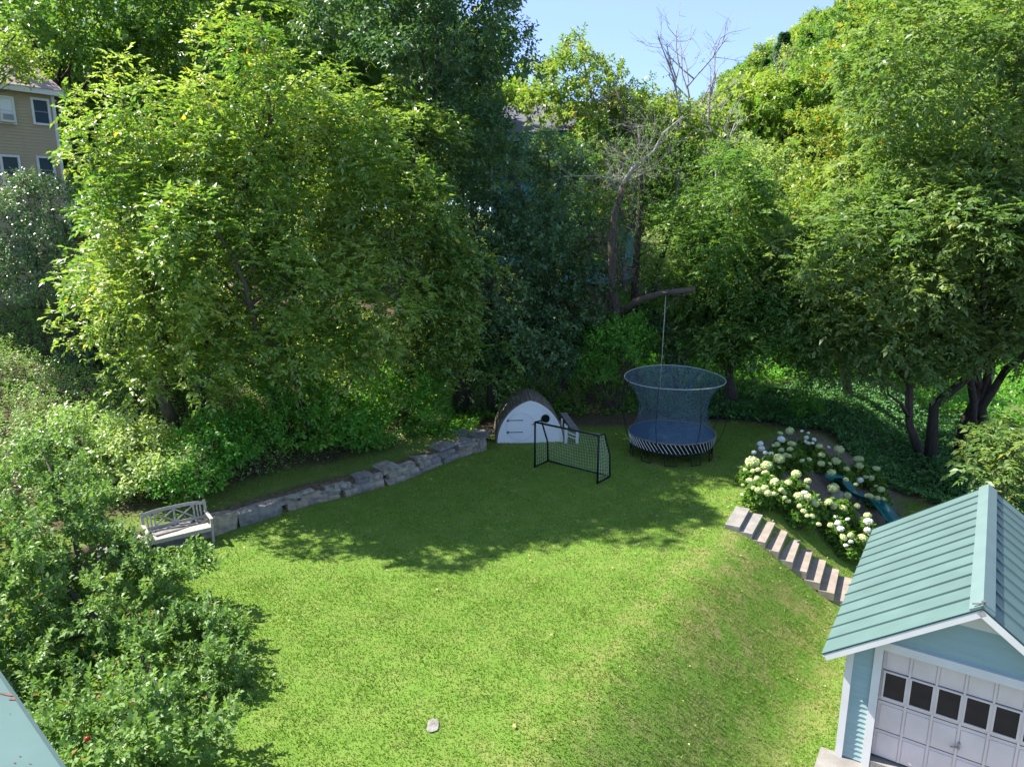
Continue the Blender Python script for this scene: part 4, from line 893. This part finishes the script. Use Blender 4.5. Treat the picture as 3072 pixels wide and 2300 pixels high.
AK = dict(style='compound', lm='ash', rc=0.82, dens=6.0, K=4, ln=0.21, Lr=0.46, droop=0.32, wr=0.42, fill=0.78, tall=1.0, yel=0.01, group='big leaved trees on the right', nlimb=14)
tree('ash_tree', 'large walnut like tree filling the right edge above the garage', [pe(2900, 300, 300, 330, 25), pe(2860, 720, 300, 260, 24.5)], base=(16.6, 27.0), rtrunk=0.2, bark='dark_bark', **AK)
tree('ash_tree', 'leafy tree with a clear pale trunk beside the ivy', [pe(2600, 800, 230, 250, 26.5), pe(2700, 1060, 220, 150, 25.8)], base=tuple(hit(2768, 1375)[:2]), rtrunk=0.16, **AK)
tree('ash_tree', 'multi stemmed tree behind the garage ridge', [pe(2950, 1020, 170, 150, 25.5), pe(3060, 800, 150, 200, 25)], base=tuple(hit(2890, 1365)[:2]), rtrunk=0.3, stems=4, bark='dark_bark', **AK)
tree('ash_tree', 'bright big leaved young tree right behind the garage roof', [pe(3030, 1400, 110, 140, 19.6)], base=(13.6, 19.6), rtrunk=0.09, **{**AK, 'rc': 0.5})
tree('maple_tree', 'yellow orange maple high on the right against the sky', [pe(2640, 170, 170, 170, 34), pe(2560, 420, 170, 160, 34)], base=(17.5, 35), rtrunk=0.24, style='twig', lm='yellow', rc=0.8, dens=5, n=9, ln=0.2, yel=0.10, group='yellowing maples on the right')
tree('maple_tree', 'yellowing maple halfway down behind the pale trunked tree', [pe(2560, 610, 170, 150, 31), pe(2480, 780, 150, 160, 33)], base=(15.5, 32), rtrunk=0.2, style='twig', lm='yellow', rc=0.75, dens=5.5, n=9, ln=0.19, yel=0.08, group='yellowing maples on the right')
tree('maple_tree', 'rounded olive maple on the skyline left of the orange one', [pe(2440, 330, 130, 150, 52), pe(2360, 480, 150, 170, 54)], base=(23.5, 53), rtrunk=0.25, style='twig', lm='yellow', rc=1.1, dens=3.2, n=9, ln=0.3, Lt=0.6, group='yellowing maples on the right')

# ------------------------------------------------------------------ bare and dead trees
def twigs(mb, p, d, L, r, depth, n=3, spread=0.55):
    d = np.array(d) / np.linalg.norm(d); e = p + d * L; m = p + d * L * 0.5 + rng.normal(0, 0.06 * L, 3)
    mb.tube([p, m, e], [r, r * 0.75, r * 0.5], 5 if r > 0.03 else 3, False)
    if depth > 0:
        for k in range(n):
            st = p + d * L * rng.uniform(0.4, 1.0); twigs(mb, st, d + rng.normal(0, spread, 3) + UP * 0.1, L * rng.uniform(0.5, 0.75), r * 0.5, depth - 1, n, spread)
def px_path(pts, Y): return [at_y(x, y, Y + (k if k else 0)) for x, y, k in pts]
DT = empty('dead_tree', (4.9, 30.0, gz(4.9, 30.0) - 0.1)); tag(DT, 'gnarled half dead tree with bare grey limbs behind the trampoline', 'tree')
do = np.array(DT.location)
def limb(name, pts, rad, mt, Y=30.0, tw=0, tl=1.0):
    P = px_path(pts, Y); mb = MB(); rads = np.linspace(rad[0], rad[1], len(P)); mb.tube([p - do for p in P], list(rads), 8)
    for k in range(tw):
        i = rng.integers(0, len(P) - 1); st = P[i] + (P[i + 1] - P[i]) * rng.random(); twigs(mb, st - do, rng.normal(0, 1, 3) * [1, 0.6, 0.7] + UP * 0.2, tl * rng.uniform(0.5, 1.2), max(rads[i] * 0.2, 0.009), 2, 4)
    return mb.build(name, M[mt], DT, True)
base_px = (1868, 1075)
limb('trunk', [(1868, 1090, 0), (1860, 985, 0), (1838, 850, 0), (1835, 720, 0), (1846, 640, 0), (1870, 550, 0)], (0.22, 0.12), 'bark', tw=18)
limb('limb', [(1868, 555, 0), (1900, 505, 0), (1962, 455, 0), (1990, 400, .4), (2050, 350, .8)], (0.11, 0.03), 'pale_bark', tw=26, tl=1.3)
limb('limb', [(1872, 550, 0), (1800, 528, -.2), (1690, 530, -.5)], (0.06, 0.015), 'pale_bark', tw=18, tl=1.0)
limb('limb', [(1872, 550, 0), (1930, 520, -.3), (1975, 522, -.6)], (0.05, 0.015), 'pale_bark', tw=6, tl=0.8)
limb('trunk', [(1900, 1040, .8), (1906, 830, .9), (1915, 700, .9), (1925, 560, 1.0), (1915, 420, 1.2), (1870, 330, 1.4), (1845, 260, 1.6)], (0.19, 0.03), 'dark_bark', tw=28, tl=1.3)
limb('trunk', [(1960, 900, .5), (1975, 800, .6), (2012, 690, .7), (2060, 630, .8), (2100, 560, 1.0), (2180, 420, 1.4)], (0.15, 0.03), 'dark_bark', tw=22, tl=1.2)
limb('bough', [(1862, 945, 0), (1905, 905, -.6), (1990, 878, -1.6), (2085, 868, -2.6)], (0.17, 0.10), 'bark', tw=8, tl=0.7)
mb = MB()
for k in range(80):                               # hanging tangle of dry vine stems on the trunk
    x, y = rng.normal(1835, 32), rng.uniform(680, 930); p = at_y(x, y, 29.7 + rng.normal(0, 0.25)) - do; q_ = p + np.array([rng.normal(0, 0.35), rng.normal(0, 0.2), -rng.uniform(0.5, 1.4)])
    mb.tube([p, (p + q_) / 2 + rng.normal(0, 0.12, 3), q_], [0.012, 0.009, 0.004], 3, False)
mb.build('vine_stems', M['bark'], DT)
lv = Leaves(); tips = []
for cx, cy_, sx, sy, n in ((1900, 560, 110, 120, 420), (1840, 760, 80, 90, 260), (1990, 480, 90, 80, 300), (1990, 740, 60, 90, 160)):
    for k in range(n): tips.append(at_y(rng.normal(cx, sx), rng.normal(cy_, sy), 30.4 + rng.normal(0, 0.7)))
tips = np.array(tips); twig(lv, tips, sph(len(tips)) + UP * 0.3, 0.10, 0.055, 6, 0.3, 0.3, 0.03); link('foliage', lv.mesh('foliage', do), LM['mid'], DT); NTRI[0] += 2 * lv.count()
bp = at_y(1998, 876, 28.3); RS = empty('rope_swing', (bp[0], bp[1], gz(bp[0], bp[1]))); tag(RS, 'pale rope swing hanging from a bough behind the trampoline', 'swing')
rz0 = bp[2] - RS.location.z; MB().tube([(0, 0, rz0), (-0.03, 0, rz0 * 0.6), (-0.06, 0, 0.9)], 0.017, 6).build('rope', M['rope'], RS, True)
MB().tube([(-0.06, 0, 0.86), (-0.06, 0, 0.93)], 0.14, 16).build('seat', M['grey_plank'], RS); MB().tube(circ(0.15, rz0, 12), 0.02, 5, False).build('rope_loop', M['rope'], RS)
def snag(label, pts, Y, r0, tw, tl, cat='tree'):
    P = px_path([(x, y, 0) for x, y in pts], Y); b = np.array([P[0][0], Y, gz(P[0][0], Y) - 0.1]); o = empty('dead_tree', b); tag(o, label, cat, 'bare dead trees')
    P = [b] + P; mb = MB(); rads = np.linspace(r0, 0.03, len(P)); mb.tube([p - b for p in P], list(rads), 7)
    for k in range(tw):
        i = rng.integers(1, len(P) - 1); st = P[i] + (P[i + 1] - P[i]) * rng.random(); twigs(mb, st - b, np.array([rng.normal(0, 0.6), rng.normal(0, 0.4), 1.0]), tl * rng.uniform(0.6, 1.2), 0.05, 2)
    mb.build('trunk', M['pale_bark'], o, True)
snag('bare pale dead trunk with forked top against the sky', [(2040, 420), (2035, 330), (2025, 250), (2040, 190)], 44, 0.16, 7, 2.2)
snag('bare dead trunk with long slanting twigs just right of the forked one', [(2078, 400), (2070, 310), (2062, 260), (2110, 205)], 46, 0.15, 9, 2.4)
snag('thin bare dead trunk right of the other bare trunks on the skyline', [(2125, 395), (2128, 300), (2140, 240), (2155, 232)], 48, 0.13, 6, 2.0)
snag('whitish dead tree standing out on the wooded hillside', [(2370, 470), (2350, 410), (2335, 330), (2345, 260)], 62, 0.3, 12, 3.6)
snag('leaning bare dead trunk above the dark tree behind the trampoline', [(2150, 510), (2180, 440), (2205, 370)], 40, 0.1, 6, 1.2)

# ------------------------------------------------------------------ shrubs and vines
def shrub(name, label, ells, lm, group=None, ln=0.09, dens=26, rc=0.38, n=7, cat='shrub', **kw):
    c = np.array(ells[0][0]); b = np.array([c[0], c[1], gz(c[0], c[1]) - 0.05]); o = empty(name, b); tag(o, label, cat, group)
    Sp, Dp, Tn, Cc = crown_tips(ells, rc, dens, 1.0, 1.0, -0.35, (0.75, 1.08)); lv = Leaves(); twig(lv, Sp, Dp, ln, ln * 0.55, n, ln * 3, 0.2, base=Tn, **kw); inner_leaves(lv, ells, 14, 0.18)
    link('foliage', lv.mesh('foliage', b), LM[lm], o); NTRI[0] += 2 * lv.count(); mb = MB()
    for k in range(8): e_ = Cc[rng.integers(len(Cc))] - b; mb.tube(limb_path((rng.normal(0, 0.06), rng.normal(0, 0.06), 0), e_, 0.05, 4), [0.03, 0.022, 0.014, 0.006], 5)
    mb.build('stem', M['dark_bark'], o); return o
SG = 'shrubs on the bank'
def ge(px, py, rx, ry, lift=0.5, dep=None):         # shrub ellipsoid standing on the bank: its pixel centre meets the ground raised by lift
    p = hit(px, py, lift); k = np.linalg.norm(p - [0, 0, CAM_H]) / F_PX; return (p, np.array([rx * k, dep or rx * k * 0.9, ry * k]))
shrub('glossy_shrub', 'big dark glossy shrub below the windows of the tan house', [pe(130, 720, 165, 190, 25), pe(60, 850, 130, 110, 24)], 'glossy', SG, 0.11, 22, 0.5, yel=0.05)
shrub('glossy_shrub', 'grey glinting glossy shrub left of the yellow flecked tree', [ge(330, 1000, 100, 80, 0.6), ge(280, 1060, 80, 60, 0.5)], 'glossy', SG, 0.10, yel=0.06)
shrub('glossy_shrub', 'dark twiggy shrub with reddish leaves in the middle of the bank', [ge(510, 1140, 150, 90, 0.6)], 'mid', SG, 0.085, yel=0.06)
shrub('maple_sapling', 'pale maple sapling just behind the bench', [ge(500, 1420, 110, 75, 0.7), ge(400, 1360, 120, 75, 0.7)], 'pale', SG, 0.14, 18, 0.4)
shrub('maple_sapling', 'pale leafy sapling clump on the bank left of the bench', [ge(250, 1310, 130, 70, 0.6)], 'weed', SG, 0.12, 20, 0.4)
shrub('vine_mound', 'green vine mound above the left end of the stone wall', [ge(640, 1350, 120, 100, 0.8), ge(560, 1450, 90, 70, 0.5)], 'vine', SG, 0.12, 20, 0.4)
shrub('vine_mound', 'bright green vine mound behind the middle of the stone wall', [pe(880, 1230, 150, 130, 22), pe(1000, 1280, 130, 110, 22.1)], 'vine', SG, 0.14, 18, 0.42)
shrub('vine_mound', 'dark green vine mound behind the right end of the stone wall', [pe(1200, 1200, 140, 110, 24.6), pe(1090, 1290, 100, 80, 23)], 'vine', SG, 0.13, 18, 0.42)
shrub('vine_mound', 'low leafy vine mound between the two larger vine mounds', [pe(760, 1330, 100, 90, 20.6)], 'vine', SG, 0.12, 20, 0.38)
shrub('understorey_shrub', 'leafy shrub right behind the arched playhouse', [pe(1620, 1090, 120, 90, 28.2), pe(1500, 1110, 90, 60, 27.8)], 'dark', SG, 0.13, 20, 0.4)
shrub('understorey_shrub', 'yellowish leafy shrub behind the left side of the trampoline', [pe(1850, 1030, 110, 90, 29), pe(1760, 1100, 80, 60, 28.8)], 'vine', SG, 0.13, 20, 0.4)
shrub('understorey_shrub', 'dark shrub between the dead tree and the trampoline net', [pe(2040, 1030, 120, 110, 30.5)], 'dark', SG, 0.12, 22, 0.4)
shrub('understorey_shrub', 'small bright bush at the ivy edge right of the trampoline', [pe(2420, 1240, 45, 70, 28)], 'vine', SG, 0.10, 26, 0.25)
shrub('aster_bush', 'bluish flowering bush glimpsed behind the rope swing', [pe(2010, 810, 75, 45, 33.5)], 'pale', SG, 0.10, 22, 0.35)
shrub('lawn_sprout', 'low sprawling leafy sprout on the grass before the bench', [(at_z(560, 1660, 0.05), np.array([0.55, 0.35, 0.16]))], 'apple', None, 0.075, 40, 0.16, cat='plant')
# the apple tree at the lower left
def ap_e(px, py, rx, ry, Y): return pe(px, py, rx, ry, Y)
tree('apple_tree', 'apple tree with glossy leaves filling the lower left corner', [ap_e(110, 1620, 220, 150, 13.4), ap_e(330, 1790, 250, 170, 12.6), ap_e(560, 1940, 190, 150, 11.8), ap_e(250, 2090, 300, 200, 11.0), ap_e(620, 2060, 190, 130, 11.3), ap_e(40, 1840, 240, 220, 12.2), ap_e(430, 2190, 260, 130, 10.4), ap_e(60, 1440, 170, 90, 14.6), ap_e(300, 2230, 320, 120, 8.7), ap_e(560, 2190, 180, 90, 9.2)],
     style='twig', lm='apple', base=(-7.6, 12.0), rtrunk=0.09, rc=0.40, dens=19, n=12, ln=0.112, Lt=0.34, yel=0.012, near=None, low=-0.6, jitter=(0.7, 1.14), fill=1.0, bark='dark_bark', nlimb=5, lift=0.7, droop=0.05, inner=False, lobes=4)
AT = [o for o in C.objects if o.name.startswith('apple_tree')][0]
bm = bmesh.new(); bmesh.ops.create_icosphere(bm, subdivisions=2, radius=0.034); am = bpy.data.meshes.new('apple'); bm.to_mesh(am); bm.free(); am.polygons.foreach_set('use_smooth', [True] * len(am.polygons))
for px_, py_, Y in ((262, 2215, 7.4), (300, 2090, 9.9)):
    o = link('apple', am, M['red_apple'], AT); o.location = Vector(at_y(px_, py_, Y)) - AT.location

# ------------------------------------------------------------------ ground cover nobody could count
def scatter(n, xr, yr, keep):
    x = rng.uniform(*xr, n); y = rng.uniform(*yr, n); m = keep(x, y); return x[m], y[m]
def visible(x, y, z):
    d = y * cP - (z - CAM_H) * sP; u = y * sP + (z - CAM_H) * cP; X = F_PX * x / d; Yp = -F_PX * u / d
    return (d > 1) & (np.abs(X) < 1750) & (np.abs(Yp) < 1400)
# weeds on the left bank
def kw_(x, y): q, _ = edge_q(x, y); return (q > 1.7 + 0.5 * jit(x, y)) & (q < 26) & visible(x, y, ground(x, y))
x, y = scatter(90000, (-26, 3), (9, 36), kw_); x, y = x[:20000], y[:20000]
hgt = 0.35 + 0.35 * np.abs(np.sin(x * 0.8) * np.sin(y * 0.9)) + rng.random(len(x)) * 0.35; hgt *= np.where(x > -5, 0.55, 1.0)
P = np.stack([x, y, ground(x, y) + hgt * rng.random(len(x)) ** 0.5], 1); lv = Leaves()
twig(lv, P, unit(UP + rng.normal(0, 0.35, P.shape)), 0.11, 0.05, 7, 0.3, 0.15, 0.05, base=np.clip(0.5 + 0.4 * np.sin(x * 0.7 + y * 0.4), 0, 1))
o = link('undergrowth', lv.mesh('undergrowth'), LM['weed']); tag(o, 'tall pale weeds and wildflowers covering the sunny bank', 'weeds', kind='stuff'); NTRI[0] += 2 * lv.count()
# ivy at the back and under the right-hand trees
IV = [(6.5, 28.0), (8.2, 27.9), (9.6, 27.9), (11.7, 26.6), (13.2, 24.7), (14.9, 22.2), (17, 21), (24, 30), (20, 36), (10, 33), (6, 30)]
def kiv(x, y): return in_poly(x + 0.25 * jit(x, y), y + 0.25 * jit(y, x), IV)
x, y = scatter(60000, (5, 25), (20, 37), kiv); x, y = x[:15000], y[:15000]
h_ = 0.10 + 0.30 * (0.5 + 0.5 * np.sin(x * 1.7 + 2 * np.sin(y)) * np.cos(y * 1.3)); P = np.stack([x, y, ground(x, y) + h_ * rng.uniform(0.4, 1.1, len(x))], 1); lv = Leaves()
twig(lv, P, unit(UP * 0.8 + rng.normal(0, 0.4, P.shape)), 0.12, 0.10, 5, 0.15, 0.3, 0.01); o = link('ivy', lv.mesh('ivy'), LM['ivy']); tag(o, 'dark ivy carpet along the shaded back edge of the lawn', 'ivy', kind='stuff'); NTRI[0] += 2 * lv.count()
# bank behind playhouse and trampoline
def kbk(x, y): q, _ = edge_q(x, y); return (q > 0.4) & (q < 7) & (x > -4) & (x < 12)
x, y = scatter(16000, (-4, 12), (24, 36), kbk); P = np.stack([x, y, ground(x, y) + 0.05 + 0.3 * rng.random(len(x))], 1); keep = rng.random(len(x)) < 0.5 + 0.5 * np.sin(x * 1.3) * np.sin(y * 1.1); P = P[keep]; lv = Leaves()
twig(lv, P, unit(UP + rng.normal(0, 0.4, P.shape)), 0.12, 0.07, 6, 0.2, 0.25, 0.03); o = link('ground_cover_plants', lv.mesh('gc'), LM['vine']); tag(o, 'patchy low green plants on the brown bank behind the playhouse', 'plants', kind='stuff'); NTRI[0] += 2 * lv.count()
# rough growth under the trees on the right and behind them
def krt(x, y): return (y > 27 + 0.3 * np.abs(x - 12)) & ~kiv(x, y) & (edge_q(x, y)[0] < 14)
x, y = scatter(30000, (6, 34), (22, 48), krt); x, y = x[:13000], y[:13000]; P = np.stack([x, y, ground(x, y) + 0.1 + 0.7 * rng.random(len(x))], 1); lv = Leaves()
twig(lv, P, unit(UP + rng.normal(0, 0.4, P.shape)), 0.18, 0.11, 6, 0.3, 0.25, 0.03); o = link('understorey', lv.mesh('us'), LM['vine']); tag(o, 'rough green growth on the ground among the right hand trees', 'plants', kind='stuff'); NTRI[0] += 2 * lv.count()
# grass blades
def kgr(x, y):
    c = cover(x, y); z = ground(x, y); d = -((x - GX) * GU[0] + (y - GY) * GU[1]); vv = (x - GX) * GV[0] + (y - GY) * GV[1]
    return (rng.random(len(x)) < c[:, 0] * (1 - c[:, 2]) * np.where(y < 15, 1.0, 0.62)) & visible(x, y, z) & ~((d < 0.05) & (vv > -3.3) & (vv < 5.6)) & (y < 30)
x, y = scatter(620000, (-12, 15), (7.5, 28), kgr); n = len(x); z = ground(x, y); c = cover(x, y)
L = rng.uniform(0.03, 0.065, n) * (1 + 0.25 * np.sin(x * 3.1) * np.sin(y * 2.7)); A = unit(UP + rng.normal(0, 0.55, (n, 3)))
sd = unit(np.cross(A, rng.normal(0, 1, (n, 3)))); Wd = rng.uniform(0.006, 0.012, n)[:, None]
P = np.stack([x, y, z - 0.004], 1); V = np.stack([P - sd * Wd, P + sd * Wd, P + A * L[:, None]], 1).reshape(-1, 3)
patch = 0.5 + 0.22 * np.sin(x * 1.1 + 1.5 * np.sin(y * 0.6)) * np.sin(y * 1.3 + x * 0.4) + 0.12 * np.sin(x * 4.3 + y * 3.1); T_ = np.zeros((n, 3)); T_[:, 0] = np.clip(patch + rng.normal(0, 0.16, n), 0, 1)
T_[:, 1] = (rng.random(n) < 0.05 + 0.34 * c[:, 1] * sstep(0.0, 0.6, np.sin(x * 2.1 + y) * np.sin(y * 1.9 - x) + 0.25)) * rng.uniform(0.4, 1, n)
o = link('grass', np_mesh('grass', V, 3, n, T_), LM['grass']); tag(o, 'mown green lawn grass', 'grass', kind='stuff'); NTRI[0] += n
# fallen leaves and clover heads
x, y = scatter(7000, (-9, 12), (9, 27), lambda x, y: (cover(x, y)[:, 0] > 0.6) & (rng.random(len(x)) < np.where(y > 16, 0.4, 0.1))); n = len(x); lv = Leaves()
A = sph(n) * [1, 1, 0.15]; Ls = rng.uniform(0.015, 0.05, n) * np.where(rng.random(n) < 0.1, 1.8, 1); lv.add(np.stack([x, y, ground(x, y) + 0.05], 1), A, UP + rng.normal(0, 0.3, (n, 3)), Ls, Ls * 0.75, tints(n, 0.85)); M['litter'] = leaf_mat('fallen_leaf', (0.35, 0.36, 0.22), (0.5, 0.5, 0.36), (0.42, 0.30, 0.10), 0.2)
o = link('fallen_leaves', lv.mesh('fl'), M['litter']); tag(o, 'small fallen leaves and pale clover heads scattered over the lawn', 'leaves', kind='stuff')

# ------------------------------------------------------------------ the wooded hillside
def lobed_crown(seed, rx, rz, n, ln):
    global rng
    old = rng; rng = np.random.default_rng(seed); e_ = [((0, 0, rz), (rx, rx, rz)), ((rx * 0.4, 0.2, rz * 0.8), (rx * 0.6, rx * 0.6, rz * 0.6)), ((-rx * 0.4, -0.3, rz * 1.2), (rx * 0.6, rx * 0.6, rz * 0.6))]
    Sp, Dp, Tn, Cc = crown_tips(e_, 1.3, 3.0); lv = Leaves(); twig(lv, Sp, Dp, ln, ln * 0.7, 7, 0.7, 0.2, 0.02, base=Tn); inner_leaves(lv, e_, 1.5, 0.8); m_ = lv.mesh('crown'); rng = old; NTRI[0] += 2 * lv.count(); return m_
def cone_crown(seed, h, r):
    r_ = np.random.default_rng(seed); n = 9000; t = r_.random(n) ** 0.75; a = r_.random(n) * 6.28; whorl = 0.75 + 0.25 * np.sin(t * 60); rr = r * (1 - t) * np.sqrt(r_.uniform(0.2, 1, n)) * whorl + 0.05
    P = np.stack([rr * np.cos(a), rr * np.sin(a), 1 + t * (h - 1)], 1); A = np.stack([np.cos(a), np.sin(a), r_.normal(-0.25, 0.25, n)], 1); L = r_.uniform(0.3, 0.6, n); lv = Leaves(); lv.add(P, A, UP + r_.normal(0, 0.4, (n, 3)), L, L * 0.35, tints(n, 0)); NTRI[0] += 2 * n; return lv.mesh('crown')
crowns = {k: [] for k in ('yellow', 'mid', 'pale')}
for lm, sd in (('yellow', 1), ('mid', 2), ('pale', 3)):
    for j in range(2): me = lobed_crown(sd * 10 + j, 3.2 + 0.5 * j, 4.2 + 0.6 * j, 0, 0.42); me.materials.append(LM[lm]); crowns[lm].append(me)
rng = np.random.default_rng(99)
cone = cone_crown(5, 12, 3.4); cone.materials.append(LM['conifer'])
tm = MB().tube([(0, 0, -1), (0, 0, 4), (0.2, 0.1, 8)], [0.25, 0.2, 0.08], 7).mesh('trunk', True); tm.materials.append(M['bark'])
def far_tree(x, y, kind, s, label=None, group=None):
    o = empty('conifer_tree' if kind == 'cone' else 'hillside_tree', (x, y, gz(x, y) - 0.3), rng.random() * 6); o.scale = (s * 1.3, s * 1.3, s) if kind == 'cone' else (s, s, s * rng.uniform(0.95, 1.2)); tag(o, label, 'tree', group)
    me = cone if kind == 'cone' else crowns[kind][rng.integers(2)]; link('crown', me, None, o).location = (0, 0, 0 if kind == 'cone' else 2.2); link('trunk', tm, None, o); return o
LB = {'yellow': 'olive yellow leafy tree in the wood on the far hillside', 'mid': 'mid green leafy tree in the wood on the far hillside', 'pale': 'pale green leafy tree in the wood on the far hillside'}
def where(px_, Y, left=False):
    row = 'low in' if Y < 75 else ('halfway up' if Y < 120 else 'high in')
    if left:
        col = 'left of the thick dark trunk' if px_ < 620 else ('right of the thick dark trunk' if px_ < 1050 else 'behind the tall dark maple')
        return ('just beyond' if Y < 65 else 'far beyond') + ' the bank, ' + col
    col = 'behind the turquoise house' if px_ < 1900 else 'behind the bare dead trunks' if px_ < 2150 else 'left of the ridge conifers' if px_ < 2240 else 'below the ridge conifers' if px_ < 2310 else 'right of the ridge conifers' if px_ < 2400 else 'left of the orange maple' if px_ < 2560 else 'behind the orange maple' if px_ < 2750 else 'behind the walnut like tree'
    return row + ' the hillside wood, ' + col
KN = {'yellow': 'olive yellow tree ', 'mid': 'mid green tree ', 'pale': 'pale green tree '}
random.seed(21); placed = []; tries = 0; spots = []
while len(placed) < 210 and tries < 9000:
    tries += 1; Y = 50 + 165 * random.random() ** 1.15; px_ = random.uniform(1500, 3300); x = (px_ - 1536) / F_PX * Y
    if any((x - a) ** 2 + (Y - b) ** 2 < (3.6 + 0.012 * Y) ** 2 for a, b in placed): continue
    if abs(x - 2.6) < 8 and Y < 56: continue
    if px_ < 2000 and Y > 110: continue
    placed.append((x, Y)); kind = random.choices(['yellow', 'mid', 'pale'], [0.45, 0.33, 0.22])[0]; spots.append((x, Y, kind, random.uniform(0.8, 1.25) * (0.8 if px_ < 2150 else 1), KN[kind] + where(px_, Y), kind + ' trees of the hillside wood'))
for px_, Y, s, lb in ((2245, 150, 1.15, 'pointed dark conifer lowest on the far ridge line'), (2290, 140, 1.5, 'broad dark conifer on the far ridge line'), (2360, 145, 1.2, 'dark conifer between two olive trees high on the far ridge')):
    x = (px_ - 1536) / F_PX * Y; far_tree(x, Y, 'cone', s * 0.95, lb, 'conifers on the far ridge')
# trees beyond the bank on the left, closing the view behind the tall ones
n0 = len(placed); tries = 0
while len(placed) < n0 + 56 and tries < 4000:
    tries += 1; Y = random.uniform(45, 95); px_ = random.uniform(-250, 1560); x = (px_ - 1536) / F_PX * Y
    if any((x - a) ** 2 + (Y - b) ** 2 < 16 for a, b in placed) or (abs(x - 2.6) < 7 and Y < 58): continue
    placed.append((x, Y)); kind = random.choices(['yellow', 'mid', 'pale'], [0.3, 0.55, 0.15])[0]
    spots.append((x, Y, kind, random.uniform(1.1, 1.6), KN[kind] + where(px_, Y, True), kind + ' background trees beyond the bank'))
UNSEEN = set(map(int, "0 3 4 6 7 8 9 10 11 12 13 15 16 18 19 20 22 26 27 28 29 30 31 32 33 34 36 40 43 46 47 48 49 50 51 52 53 55 56 57 60 61 62 64 65 67 68 69 71 73 74 75 77 79 81 82 85 86 88 89 91 92 93 94 96 98 100 102 104 106 107 108 110 113 114 115 117 120 121 122 123 125 126 127 129 130 131 132 134 135 136 138 139 142 143 144 145 147 148 149 150 151 153 154 159 161 162 163 167 168 169 170 174 175 177 179 180 181 183 184 186 188 189 190 193 194 195 196 197 199 200 201 204 205 206 207 208 209 210 211 214 215 217 220 221 225 226 227 228 230 234 238 239 243 244 245 251 252 257 260 265".split()))   # wholly hidden behind nearer trees, left out
for i, sp_ in enumerate(spots):
    if i not in UNSEEN: o = far_tree(*sp_); o.rotation_euler = (0, 0, i * 2.4); o.scale = (sp_[3], sp_[3], sp_[3] * (0.95 + 0.25 * ((i * 0.618) % 1)))
print('LEAF TRIS', NTRI[0], 'objects', len(C.objects))
